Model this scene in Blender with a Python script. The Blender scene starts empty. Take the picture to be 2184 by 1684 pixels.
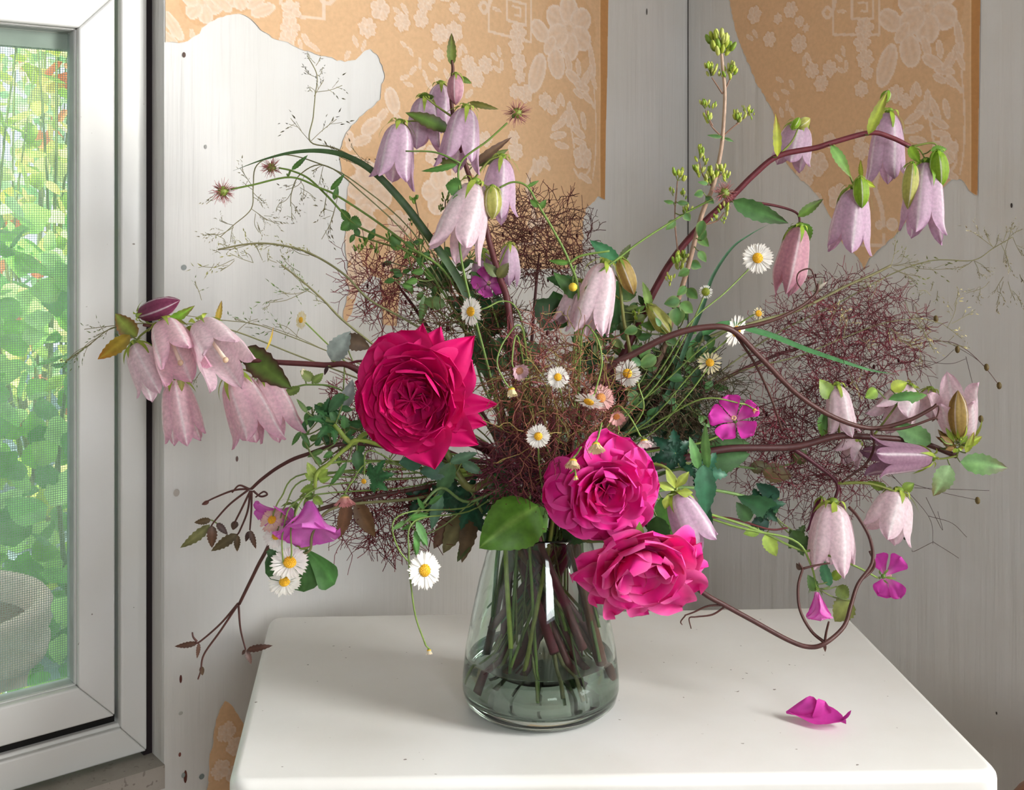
import bpy, math, random
import numpy as np
from mathutils import Vector

# ------------------------------------------------------------------ frame of reference
F = 2500.0            # focal length in pixels of the 2184 x 1684 frame
CX, HY = 1092.0, 435.0
CAMZ = 1.137          # eye height, table top is at 0.75
TAB = 0.75
scene = bpy.context.scene
col_main = scene.collection

def P(x, y, d):
    return np.array([(x-CX)*d/F, d, CAMZ-(y-HY)*d/F])

# room axes: corner of the two walls, e1 runs along the left wall, e2 along the right wall
COR = np.array([0.228, 1.519])
_a = math.radians(38.5)
E1 = np.array([-math.cos(_a), -math.sin(_a)])
E2 = np.array([math.sin(_a), -math.cos(_a)])
def RM(u, t, z):
    p = COR+E1*u+E2*t
    return np.array([p[0], p[1], z])
UC = float(np.dot(-COR, E1)); TC = float(np.dot(-COR, E2))
def LW(x, y, off=0.0):           # picture ray -> (u, z) on the plane t = off
    dx = (x-CX)/F; du = dx*E1[0]+E1[1]; dt = dx*E2[0]+E2[1]
    l = (off-TC)/dt
    return UC+l*du, CAMZ-(y-HY)/F*l, l
def RW(x, y, off=0.0):           # picture ray -> (t, z) on the plane u = off
    dx = (x-CX)/F; du = dx*E1[0]+E1[1]; dt = dx*E2[0]+E2[1]
    l = (off-UC)/du
    return TC+l*dt, CAMZ-(y-HY)/F*l, l

# ------------------------------------------------------------------ camera, world, lights, exposure
cam = bpy.data.cameras.new('camera'); cam.sensor_fit = 'HORIZONTAL'; cam.sensor_width = 36.0
cam.lens = 36.0*F/2184.0; cam.shift_y = -(842-HY)/2184.0; cam.clip_start = 0.02
camo = bpy.data.objects.new('camera', cam); camo.location = (0, 0, CAMZ); camo.rotation_euler = (math.pi/2, 0, 0)
col_main.objects.link(camo); scene.camera = camo

w = bpy.data.worlds.new('sky'); scene.world = w; w.use_nodes = True
bg = w.node_tree.nodes['Background']; bg.inputs[0].default_value = (0.80, 0.90, 1.0, 1); bg.inputs[1].default_value = 2.9

sun = bpy.data.lights.new('sun', 'SUN'); sun.energy = 17.0; sun.angle = math.radians(3); sun.color = (1.0, 0.94, 0.82)
suno = bpy.data.objects.new('sun', sun); col_main.objects.link(suno)
_sd = Vector((E2[0]*-0.55+E1[0]*-0.25, E2[1]*-0.55+E1[1]*-0.25, -0.85))   # comes over the roof, falls on the garden
suno.rotation_euler = _sd.to_track_quat('-Z', 'Y').to_euler()

def area(name, u, t, z, sx, sz, dirv, power, colr):
    l = bpy.data.lights.new(name, 'AREA'); l.shape = 'RECTANGLE'; l.size = sx; l.size_y = sz; l.energy = power; l.color = colr
    o = bpy.data.objects.new(name, l); o.location = RM(u, t, z)
    o.rotation_euler = Vector((dirv[0], dirv[1], 0)).to_track_quat('-Z', 'Y').to_euler()
    col_main.objects.link(o); return o
# daylight entering through the window of the right wall (out of view) and the one behind the camera
area('daylight_side_window', -0.10, 1.66, 1.40, 1.00, 0.76, (E1[0], E1[1]), 95.0, (1.0, 0.985, 0.95))
area('daylight_rear_window', 1.95, 3.60, 1.62, 0.90, 0.90, (-E2[0], -E2[1]), 38.0, (0.97, 0.985, 1.0))

vs = scene.view_settings; vs.view_transform = 'Standard'; vs.look = 'None'; vs.gamma = 1.0; vs.exposure = 0.0
vs.use_curve_mapping = False

# ------------------------------------------------------------------ small helpers
def lin(h):
    h = h.lstrip('#'); c = [int(h[i:i+2], 16)/255 for i in (0, 2, 4)]
    return np.array([x/12.92 if x <= 0.04045 else ((x+0.055)/1.055)**2.4 for x in c])
def unit(v):
    n = np.linalg.norm(v); return v/n if n > 1e-12 else v
rng = np.random.RandomState(7)

class MB:
    """collects surfaces, becomes ONE mesh object"""
    def __init__(s): s.v = []; s.f = []; s.c = []; s.n = 0
    def add(s, v, f, c):
        v = np.asarray(v, float); s.v.append(v)
        c = np.asarray(c, float)
        if c.ndim == 1: c = np.tile(c, (len(v), 1))
        s.c.append(c)
        n = s.n; s.f += [tuple(i+n for i in q) for q in f]; s.n += len(v)
        return s
    def build(s, name, mat, parent=None, smooth=True):
        v = np.vstack(s.v); c = np.vstack(s.c)
        if parent is not None:
            off = np.array(world_loc(parent)); v = v-off
        me = bpy.data.meshes.new(name); me.from_pydata(v.tolist(), [], s.f)
        a = me.attributes.new('Col', 'FLOAT_COLOR', 'POINT')
        a.data.foreach_set('color', np.hstack([c, np.ones((len(c), 1))]).ravel().astype(np.float32))
        if smooth: me.polygons.foreach_set('use_smooth', [True]*len(me.polygons))
        me.materials.append(mat); me.update()
        o = bpy.data.objects.new(name, me); col_main.objects.link(o)
        if parent is not None: o.parent = parent
        return o
def world_loc(o):
    l = np.array(o.location)
    while o.parent is not None:
        o = o.parent; l = l+np.array(o.location)
    return l
def tag(o, label=None, cat=None, group=None, kind=None):
    if label: o['label'] = label
    if cat: o['category'] = cat
    if group: o['group'] = group
    if kind: o['kind'] = kind
    return o
def thing(name, label, cat, loc, group=None):
    o = bpy.data.objects.new(name, None); o.empty_display_size = 0.02; o.location = tuple(loc); col_main.objects.link(o)
    return tag(o, label, cat, group)

def box(mb, lo, hi, col, frame=None):
    (x0, y0, z0), (x1, y1, z1) = lo, hi
    v = [(x0,y0,z0),(x1,y0,z0),(x1,y1,z0),(x0,y1,z0),(x0,y0,z1),(x1,y0,z1),(x1,y1,z1),(x0,y1,z1)]
    if frame: v = [frame(*p) for p in v]
    return mb.add(v, [(0,3,2,1),(4,5,6,7),(0,1,5,4),(1,2,6,5),(2,3,7,6),(3,0,4,7)], col)
def spline(pts, n=6):
    p = np.asarray(pts, float)
    if len(p) < 3:
        return np.array([p[0]+(p[-1]-p[0])*i/n for i in range(n+1)])
    q = np.vstack([2*p[0]-p[1], p, 2*p[-1]-p[-2]]); out = []
    for i in range(1, len(q)-2):
        a, b, c, d = q[i-1], q[i], q[i+1], q[i+2]
        for k in range(n):
            t = k/n
            out.append(0.5*(2*b+(c-a)*t+(2*a-5*b+4*c-d)*t*t+(3*b-a-3*c+d)*t**3))
    out.append(p[-1]); return np.array(out)
def perp(t):
    h = np.array([0, 0, 1.0]) if abs(t[2]) < 0.9 else np.array([1.0, 0, 0])
    return unit(np.cross(t, h))
def tube(mb, pts, r, col, sides=6, col2=None, cap=True):
    p = np.asarray(pts, float); n = len(p)
    r = np.asarray(r, float)
    if r.ndim == 0: r = np.full(n, float(r))
    elif len(r) != n: r = np.interp(np.linspace(0, 1, n), np.linspace(0, 1, len(r)), r)
    tan = np.gradient(p, axis=0); tan = np.array([unit(x) for x in tan])
    u = perp(tan[0]); V = []; ang = np.arange(sides)*2*math.pi/sides
    ca, sa = np.cos(ang)[:, None], np.sin(ang)[:, None]
    for i in range(n):
        u = unit(u-tan[i]*np.dot(u, tan[i])); w_ = np.cross(tan[i], u)
        V.append(p[i]+r[i]*(ca*u+sa*w_))
    V = np.vstack(V); f = []
    for i in range(n-1):
        for k in range(sides):
            k2 = (k+1) % sides; f.append((i*sides+k, i*sides+k2, (i+1)*sides+k2, (i+1)*sides+k))
    if cap: f.append(tuple(range(sides-1, -1, -1))); f.append(tuple((n-1)*sides+k for k in range(sides)))
    if col2 is not None:
        t = np.repeat(np.linspace(0, 1, n), sides)[:, None]; col = np.asarray(col)*(1-t)+np.asarray(col2)*t
    return mb.add(V, f, col)
def sphere(mb, c, r, col, n=8, m=5, sc=(1,1,1), axis=None):
    V = []; f = []
    ax = unit(np.asarray(axis, float)) if axis is not None else np.array([0,0,1.0])
    u = perp(ax); w_ = np.cross(ax, u)
    for i in range(m+1):
        th = math.pi*i/m
        for k in range(n):
            ph = 2*math.pi*k/n
            V.append(np.asarray(c)+r*(u*math.sin(th)*math.cos(ph)*sc[0]+w_*math.sin(th)*math.sin(ph)*sc[1]+ax*math.cos(th)*sc[2]))
    for i in range(m):
        for k in range(n):
            k2 = (k+1) % n; f.append((i*n+k, (i+1)*n+k, (i+1)*n+k2, i*n+k2))
    return mb.add(V, f, col)
def lathe(mb, prof, c, col, n=48, axis=None, closed=False):
    ax = unit(np.asarray(axis, float)) if axis is not None else np.array([0,0,1.0])
    u = perp(ax); w_ = np.cross(ax, u); V = []; f = []; m = len(prof)
    for (r, h) in prof:
        for k in range(n):
            a = 2*math.pi*k/n; V.append(np.asarray(c)+ax*h+r*(u*math.cos(a)+w_*math.sin(a)))
    for i in range(m if closed else m-1):
        i2 = (i+1) % m
        for k in range(n):
            k2 = (k+1) % n; f.append((i*n+k, i*n+k2, i2*n+k2, i2*n+k))
    return mb.add(V, f, col)

# width profiles of leaves and petals along their length
def pr_leaf(v): return np.sin(math.pi*np.clip(v, 0, 1)**0.72)**0.85
def pr_lance(v): return np.sin(math.pi*np.clip(v, 0, 1)**0.6)
def pr_round(v): return np.minimum(1, (v*1.9+0.12))*np.sqrt(np.clip(1-np.clip((v-0.62)/0.38, 0, 1)**2.2, 0, 1))
def pr_rose(v): return np.minimum(1, v*1.25+0.30)*np.sqrt(np.clip(1-np.clip((v-0.62)/0.38, 0, 1)**2.5, 0, 1))
def pr_point(v): return np.minimum(1, (v*1.9+0.15))*np.clip(1-np.clip((v-0.5)/0.5, 0, 1)**1.5, 0, 1)
def pr_grass(v): return np.clip(np.minimum(1, 0.35+v*2)*(1-np.clip((v-0.45)/0.55, 0, 1)**1.6), 0.02, 1)
def pr_obov(v): return np.minimum(1, 0.10+v*1.15)*np.sqrt(np.clip(1-np.clip((v-0.72)/0.28, 0, 1)**2, 0, 1))

def blade(mb, base, tip, nrm, width, prof=pr_leaf, bend=0.0, cup=0.0, curl=0.0, ruffle=0.0, nv=8, nu=4,
          col=None, ctip=None, cedge=None, crib=None, cbase=None, ser=0.0, nser=9, rs=None, notch=0.0, twist=0.0):
    """a petal or leaf: a curved surface from base to tip, facing nrm"""
    rs = rs or rng
    base = np.asarray(base, float); tip = np.asarray(tip, float)
    t = tip-base; L = np.linalg.norm(t); t = t/L
    n = np.asarray(nrm, float); n = n-t*np.dot(n, t)
    n = unit(n) if np.linalg.norm(n) > 1e-6 else perp(t)
    s = np.cross(t, n); nw = nu*2+1
    ph = rs.uniform(0, 6.28, 3)
    V = np.zeros(((nv+1)*nw, 3)); C = np.zeros(((nv+1)*nw, 3)); us = np.linspace(-1, 1, nw)
    col = np.asarray(col)
    for i in range(nv+1):
        v = i/nv; h = width/2*float(prof(np.array(v)))
        if ser and 0.05 < v < 0.97:
            h *= 1-ser*((i*nser/nv) % 1.0 if nser < nv else (i % 2))
        tw = twist*v; s2 = s*math.cos(tw)+n*math.sin(tw); n2 = n*math.cos(tw)-s*math.sin(tw)
        c0 = base+t*L*v+n*(bend*L*4*v*(1-v)+curl*L*v**3)-t*L*abs(curl)*0.35*v**3
        for j, u in enumerate(us):
            k = i*nw+j
            rf = ruffle*L*v*(abs(u)**1.5*math.sin(ph[0]+7*v+2*u)+0.5*math.sin(ph[1]+5*u+3*v)*v)
            pos = c0+s2*h*u+n2*(cup*h*u*u+rf)
            if notch: pos = pos-t*L*notch*(v**4)*math.exp(-(u*3)**2)
            V[k] = pos
            c = col
            if cbase is not None: c = c*min(1, v*2.2)+np.asarray(cbase)*(1-min(1, v*2.2))
            if ctip is not None: q = max(0, (v-0.35)/0.65)**1.3; c = c*(1-q)+np.asarray(ctip)*q
            if cedge is not None: q = abs(u)**2.5; c = c*(1-q)+np.asarray(cedge)*q
            if crib is not None and abs(u) < 1e-6: c = np.asarray(crib)
            C[k] = c
    f = []
    for i in range(nv):
        for j in range(nw-1):
            a = i*nw+j; f.append((a, a+1, a+nw+1, a+nw))
    return mb.add(V, f, C)

# ------------------------------------------------------------------ materials (procedural)
def nodes(name):
    m = bpy.data.materials.new(name); m.use_nodes = True; nt = m.node_tree
    return m, nt, nt.nodes, nt.links, nt.nodes['Principled BSDF']
def mat_attr(name, rough=0.5, trans=0.0, spec=0.3, var=0.12, scale=180.0, sheen=0.0, bump=0.0):
    m, nt, N, L, b = nodes(name)
    at = N.new('ShaderNodeAttribute'); at.attribute_name = 'Col'
    tc = N.new('ShaderNodeTexCoord'); nz = N.new('ShaderNodeTexNoise'); nz.inputs['Scale'].default_value = scale; nz.inputs['Detail'].default_value = 3
    L.new(tc.outputs['Object'], nz.inputs['Vector'])
    mr = N.new('ShaderNodeMapRange'); mr.inputs[1].default_value = 0.3; mr.inputs[2].default_value = 0.7
    mr.inputs[3].default_value = 1-var; mr.inputs[4].default_value = 1+var; L.new(nz.outputs[0], mr.inputs[0])
    mx = N.new('ShaderNodeVectorMath'); mx.operation = 'SCALE'
    L.new(at.outputs['Color'], mx.inputs[0]); L.new(mr.outputs[0], mx.inputs['Scale'])
    L.new(mx.outputs[0], b.inputs['Base Color'])
    b.inputs['Roughness'].default_value = rough; b.inputs['Specular IOR Level'].default_value = spec
    if sheen: b.inputs['Sheen Weight'].default_value = sheen
    if bump:
        bp = N.new('ShaderNodeBump'); bp.inputs['Strength'].default_value = bump; bp.inputs['Distance'].default_value = 0.001
        L.new(nz.outputs[0], bp.inputs['Height']); L.new(bp.outputs[0], b.inputs['Normal'])
    if trans:
        tr = N.new('ShaderNodeBsdfTranslucent'); L.new(mx.outputs[0], tr.inputs['Color'])
        ms = N.new('ShaderNodeMixShader'); ms.inputs[0].default_value = trans
        L.new(b.outputs[0], ms.inputs[1]); L.new(tr.outputs[0], ms.inputs[2])
        L.new(ms.outputs[0], N['Material Output'].inputs['Surface'])
    return m
M_petal = mat_attr('petal', 0.6, 0.38, 0.25, 0.10, 160)
M_rose = mat_attr('rose_petal', 0.62, 0.22, 0.2, 0.10, 110)
M_bell = mat_attr('bell_petal', 0.5, 0.40, 0.3, 0.13, 420, bump=0.15)
M_leaf = mat_attr('leaf', 0.45, 0.22, 0.4, 0.22, 140, bump=0.25)
M_stem = mat_attr('stem', 0.5, 0.0, 0.35, 0.15, 200)
M_fil = mat_attr('filament', 0.7, 0.0, 0.1, 0.10, 60)
M_gard = mat_attr('garden_leaf', 0.4, 0.35, 0.4, 0.25, 30)
M_plain = mat_attr('plain', 0.6, 0.0, 0.3, 0.10, 40)
M_paper = mat_attr('wallpaper_print', 0.8, 0.0, 0.15, 0.05, 220)

def mat_paint(name, base, rough=0.45, grain=(70, 70, 4), bump=0.12, dirt=0.06, specks=0.0):
    m, nt, N, L, b = nodes(name)
    tc = N.new('ShaderNodeTexCoord'); mp = N.new('ShaderNodeMapping'); mp.inputs['Scale'].default_value = grain
    L.new(tc.outputs['Object'], mp.inputs[0])
    nz = N.new('ShaderNodeTexNoise'); nz.inputs['Scale'].default_value = 1.0; nz.inputs['Detail'].default_value = 4
    L.new(mp.outputs[0], nz.inputs['Vector'])
    n2 = N.new('ShaderNodeTexNoise'); n2.inputs['Scale'].default_value = 7.0; n2.inputs['Detail'].default_value = 6
    L.new(tc.outputs['Object'], n2.inputs['Vector'])
    cr = N.new('ShaderNodeValToRGB'); cr.color_ramp.elements[0].position = 0.32; cr.color_ramp.elements[1].position = 0.62
    d = np.array(base)*(1-dirt*2.2)*np.array([1.0, 0.985, 0.95])
    cr.color_ramp.elements[0].color = (*d, 1); cr.color_ramp.elements[1].color = (*base, 1)
    L.new(n2.outputs[0], cr.inputs[0]); out = cr.outputs[0]
    if specks:
        vo = N.new('ShaderNodeTexNoise'); vo.inputs['Scale'].default_value = 190; vo.inputs['Detail'].default_value = 1
        L.new(tc.outputs['Object'], vo.inputs['Vector'])
        c2 = N.new('ShaderNodeValToRGB'); c2.color_ramp.elements[0].position = specks; c2.color_ramp.elements[1].position = specks+0.03
        c2.color_ramp.elements[0].color = (0, 0, 0, 1); c2.color_ramp.elements[1].color = (1, 1, 1, 1); L.new(vo.outputs[0], c2.inputs[0])
        mx = N.new('ShaderNodeMix'); mx.data_type = 'RGBA'; L.new(c2.outputs[0], mx.inputs[0]); L.new(out, mx.inputs[6])
        mx.inputs[7].default_value = (0.25, 0.22, 0.19, 1); out = mx.outputs[2]
    L.new(out, b.inputs['Base Color']); b.inputs['Roughness'].default_value = rough
    bp = N.new('ShaderNodeBump'); bp.inputs['Strength'].default_value = bump; bp.inputs['Distance'].default_value = 0.004
    L.new(nz.outputs[0], bp.inputs['Height']); L.new(bp.outputs[0], b.inputs['Normal'])
    return m
M_wall = mat_paint('painted_boarding', (0.70, 0.695, 0.675), 0.5, (55, 55, 2.5), 0.8, 0.03, 0.0)
M_table = mat_paint('white_gloss_paint', (0.86, 0.86, 0.835), 0.35, (25, 25, 25), 0.05, 0.04, 0.79)
M_vinyl = mat_paint('window_paint', (0.72, 0.725, 0.71), 0.32, (40, 40, 8), 0.05, 0.02, 0.79)
M_sill = mat_paint('dirty_sill', (0.42, 0.38, 0.33), 0.7, (60, 60, 60), 0.3, 0.22, 0.66)
def mat_wood(name, c1, c2, rough=0.45, scale=(4, 40, 40)):
    m, nt, N, L, b = nodes(name)
    tc = N.new('ShaderNodeTexCoord'); mp = N.new('ShaderNodeMapping'); mp.inputs['Scale'].default_value = scale
    L.new(tc.outputs['Object'], mp.inputs[0]); nz = N.new('ShaderNodeTexNoise'); nz.inputs['Scale'].default_value = 1.5; nz.inputs['Detail'].default_value = 5
    L.new(mp.outputs[0], nz.inputs['Vector']); cr = N.new('ShaderNodeValToRGB')
    cr.color_ramp.elements[0].position = 0.35; cr.color_ramp.elements[1].position = 0.65
    cr.color_ramp.elements[0].color = (*c1, 1); cr.color_ramp.elements[1].color = (*c2, 1)
    L.new(nz.outputs[0], cr.inputs[0]); L.new(cr.outputs[0], b.inputs['Base Color']); b.inputs['Roughness'].default_value = rough
    return m
M_surround = mat_wood('unseen_dark_surround', lin('5f5c57'), lin('6c6963'))  # invented dark tone for unseen walls and ceiling, cuts bounced light
M_wood = mat_wood('brown_wood', lin('6a4028'), lin('93613f'))
M_floor = mat_wood('floor_boards', lin('5a4130'), lin('7d5f48'), 0.5)
def mat_glass(name, colr, ior, rough=0.0):
    m, nt, N, L, b = nodes(name)
    N.remove(b); g = N.new('ShaderNodeBsdfGlass'); g.inputs['Color'].default_value = (*colr, 1); g.inputs['IOR'].default_value = ior; g.inputs['Roughness'].default_value = rough
    L.new(g.outputs[0], N['Material Output'].inputs['Surface']); return m
M_glass = mat_glass('pale_green_glass', (0.955, 0.985, 0.965), 1.48)
M_water = mat_glass('water', (0.94, 0.965, 0.94), 1.333)
def mat_pane():
    m, nt, N, L, b = nodes('window_glass'); N.remove(b)
    t = N.new('ShaderNodeBsdfTransparent'); t.inputs[0].default_value = (0.93, 0.96, 0.95, 1)
    g = N.new('ShaderNodeBsdfGlossy'); g.inputs['Roughness'].default_value = 0.02
    fr = N.new('ShaderNodeFresnel'); fr.inputs[0].default_value = 1.45
    ms = N.new('ShaderNodeMixShader'); L.new(fr.outputs[0], ms.inputs[0]); L.new(t.outputs[0], ms.inputs[1]); L.new(g.outputs[0], ms.inputs[2])
    du = N.new('ShaderNodeBsdfTranslucent'); du.inputs[0].default_value = (0.8, 0.86, 0.84, 1)  # translucent veil mixed in to give the garden view a milky haze
    tc = N.new('ShaderNodeTexCoord'); nz = N.new('ShaderNodeTexNoise'); nz.inputs['Scale'].default_value = 25; nz.inputs['Detail'].default_value = 6; L.new(tc.outputs['Object'], nz.inputs['Vector'])
    mr = N.new('ShaderNodeMapRange'); mr.inputs[1].default_value = 0.35; mr.inputs[2].default_value = 0.7; mr.inputs[3].default_value = 0.06; mr.inputs[4].default_value = 0.15; L.new(nz.outputs[0], mr.inputs[0])
    m2 = N.new('ShaderNodeMixShader'); L.new(mr.outputs[0], m2.inputs[0]); L.new(ms.outputs[0], m2.inputs[1]); L.new(du.outputs[0], m2.inputs[2])
    L.new(m2.outputs[0], N['Material Output'].inputs['Surface']); return m
M_pane = mat_pane()
WHITE = np.array([1.0, 1, 1])

# ================================================================== THE ROOM
RU, RT, RH = 3.1, 3.5, 2.45        # extent along the left wall, along the right wall, height
uj, zj_, lj = LW(350, 700)         # right jamb of the window opening
du_ = (328-CX)/F*E1[0]+E1[1]; l2 = (uj-UC)/du_; JD = -(TC+l2*((328-CX)/F*E2[0]+E2[1]))   # depth of the visible jamb
JD = max(0.012, min(JD, 0.05))
fr_off = -JD
gu, gzt, _ = LW(152, 74, fr_off-0.018)
_, gzb, _ = LW(150, 1441, fr_off-0.018)
u_case = LW(314, 700, fr_off)[0]   # outer edge of the outer frame
u_sash = LW(246, 700, fr_off-0.004)[0]
u_bead = LW(168, 700, fr_off-0.004)[0]
u_glass = LW(153, 700, fr_off-0.018)[0]
sw = u_bead-u_sash; cw = u_sash-u_case; bw = u_glass-u_bead
z_bead_b = LW(168, 1466, fr_off-0.004)[1]; z_sash_b = LW(244, 1527, fr_off-0.004)[1]
z_case_t = LW(258, 1553, fr_off)[1]; z_case_b = LW(318, 1600, fr_off)[1]
z_open_b = LW(348, 1633, 0)[1]
z_bead_t = LW(172, 60, fr_off-0.004)[1]; z_sash_t = z_bead_t+sw; z_case_tt = z_sash_t+0.006+cw
GW = 0.46                                     # width of the glazing
u_end = u_glass+GW+bw+sw+cw+0.006             # far side of the outer frame
zo_t = z_case_tt+0.004
WT = 0.14                                     # wall thickness
fr_ = lambda u, t, z: RM(u, t, z)

def room_box(mb, u0, u1, t0, t1, z0, z1, col=WHITE):
    return box(mb, (u0, t0, z0), (u1, t1, z1), col, fr_)
mb = MB()
room_box(mb, -WT, uj, -WT, 0, 0, RH)
room_box(mb, u_end+0.004, RU, -WT, 0, 0, RH)
room_box(mb, uj, u_end+0.004, -WT, 0, 0, z_open_b)
room_box(mb, uj, u_end+0.004, -WT, 0, zo_t, RH)
wall_left = tag(mb.build('wall_left', M_wall, smooth=False), kind='structure')
# right wall with the out-of-view window
W2a, W2b, W2z0, W2z1 = 1.13, 2.19, 1.00, 1.80
mb = MB()
room_box(mb, -WT, 0, 0, W2a, 0, RH); room_box(mb, -WT, 0, W2b, RT, 0, RH)
room_box(mb, -WT, 0, W2a, W2b, 0, W2z0); room_box(mb, -WT, 0, W2a, W2b, W2z1, RH)
wall_right = tag(mb.build('wall_right', M_wall, smooth=False), kind='structure')
mb = MB(); room_box(mb, RU, RU+WT, -WT, RT, 0, RH); tag(mb.build('wall_back', M_surround, smooth=False), kind='structure')
mb = MB()
room_box(mb, 0, 1.45, RT, RT+WT, 0, RH); room_box(mb, 2.45, RU, RT, RT+WT, 0, RH); room_box(mb, 1.45, 2.45, RT, RT+WT, 0, 1.12); room_box(mb, 1.45, 2.45, RT, RT+WT, 2.12, RH)
tag(mb.build('wall_front', M_surround, smooth=False), kind='structure')
mb = MB(); room_box(mb, -WT, RU+WT, -WT, RT+WT, -0.05, 0); tag(mb.build('floor', M_floor, smooth=False), kind='structure')
mb = MB(); room_box(mb, -WT, RU+WT, -WT, RT+WT, RH, RH+0.06); tag(mb.build('ceiling', M_surround, smooth=False), kind='structure')

m = MB(); room_box(m, -0.001, 0.0007, -0.001, 0.0010, 0.9, RH, lin('3a3532')); tag(m.build('trim_1', M_plain, smooth=False), kind='structure')   # open joint in the corner

# ---- window of the left wall: outer frame, sash, beads, pane, insect screen
win = thing('window_1', None, None, RM(uj, 0, z_open_b)); tag(win, kind='structure')
def bars(parent, name, ua, ub, za, zb, wd, t0, t1, mat, wtop=None, wbot=None, col=WHITE):
    """four mitred bars round a rectangle, each a part"""
    wt = wtop or wd; wb = wbot or wd; out = []
    ia, ib, ja, jb = ua+wd, ub-wd, za+wb, zb-wt
    quads = [((ua,za),(ia,ja),(ia,jb),(ua,zb)), ((ub,zb),(ib,jb),(ib,ja),(ub,za)), ((ua,za),(ub,za),(ib,ja),(ia,ja)), ((ua,zb),(ia,jb),(ib,jb),(ub,zb))]
    for q in quads:
        v = [RM(u, t0, z) for u, z in q]+[RM(u, t1, z) for u, z in q]
        m = MB().add(v, [(0,1,2,3),(7,6,5,4),(0,4,5,1),(1,5,6,2),(2,6,7,3),(3,7,4,0)], col)
        o = m.build(name, mat, parent, smooth=False)
        bv = o.modifiers.new('bevel', 'BEVEL'); bv.width = 0.0022; bv.segments = 3; bv.limit_method = 'ANGLE'
        o.modifiers.new('wn', 'WEIGHTED_NORMAL'); out.append(o)
    return out
bars(win, 'outer_frame_bar', u_case, u_end-0.0, z_case_b, z_case_tt, cw-0.004, fr_off-0.030, fr_off, M_vinyl, wbot=z_case_t-z_case_b)
bars(win, 'outer_frame_step', u_case+cw-0.010, u_end-cw+0.010, z_case_t-0.003, z_case_tt-cw+0.010, 0.006, fr_off-0.030, fr_off-0.006, M_vinyl)
zsb = z_sash_b
us_e = u_glass+GW+bw+sw
bars(win, 'sash_bar', u_sash, us_e, zsb, z_sash_t, sw, fr_off-0.030, fr_off-0.004, M_vinyl, wbot=z_bead_b-zsb)
bars(win, 'glazing_bead', u_bead, us_e-sw, z_bead_b, z_bead_t, bw*0.72, fr_off-0.030, fr_off-0.011, M_vinyl)
bars(win, 'gasket', u_bead+bw*0.70, us_e-sw-bw*0.70, z_bead_b+bw*0.7, z_bead_t-bw*0.7, bw*0.30, fr_off-0.030, fr_off-0.014, M_plain, col=lin('b4b9b6'))
m = MB(); room_box(m, u_glass-0.004, u_glass+GW+0.004, fr_off-0.026, fr_off-0.023, z_bead_b+0.004, z_bead_t-0.004)
m.build('pane', M_pane, win, smooth=False)
# black filler boxes paint in the gap shade by the frame and sash
m = MB(); room_box(m, uj-0.0005, u_case+0.002, fr_off-0.050, fr_off-0.004, z_open_b, zo_t); m.build('gap_shade_fill', M_plain, win, smooth=False)
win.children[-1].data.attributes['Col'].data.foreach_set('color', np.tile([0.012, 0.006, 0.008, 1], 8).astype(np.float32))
m = MB(); room_box(m, u_sash-0.002, us_e, fr_off-0.030, fr_off-0.012, z_case_t-0.004, zsb+0.004, lin('0a0807')); m.build('sash_shade_fill', M_plain, win, smooth=False)  # black strip drawn as the shaded gap under the sash
m = MB(); room_box(m, uj, u_end+0.004, -0.10, 0.002, z_open_b-0.02, z_open_b+0.0015); tag(m.build('sill_board', M_sill, win, smooth=False), label='grimy window sill board')
# insect screen outside the pane
m = MB(); so = fr_off-0.034; pit = 0.0021; wr = 0.00022
u = u_glass-0.001
while u < u_glass+GW:
    room_box(m, u-wr, u+wr, so-wr, so+wr, z_bead_b, z_bead_t, lin('8d938d')); u += pit
z = z_bead_b+0.012
while z < z_bead_t:
    room_box(m, u_glass-0.003, u_glass+GW, so-wr, so+wr, z-wr, z+wr, lin('8d938d')); z += pit
sc_ = m.build('insect_screen', M_plain, win, smooth=False); tag(sc_, kind='stuff')
_, zs1, _ = LW(100, 104, so)
m = MB(); room_box(m, u_glass-0.004, u_glass+GW, so-0.010, so+0.003, zs1, z_bead_t+0.01, lin('a4aaa0')); m.build('screen_frame', M_plain, win, smooth=False)
# window of the right wall, out of view: frame and pane
w2 = thing('window_2', None, None, RM(0, W2a, W2z0)); tag(w2, kind='structure')
m = MB()
for (a, b, c, d) in ((W2a, W2a+0.03, W2z0, W2z1), (W2b-0.03, W2b, W2z0, W2z1), (W2a, W2b, W2z0, W2z0+0.03), (W2a, W2b, W2z1-0.03, W2z1), (1.59, 1.61, W2z0, W2z1)):
    box(m, (-0.07, a, c), (-0.03, b, d), WHITE, fr_)
m.build('frame', M_vinyl, w2, smooth=False)

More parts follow.
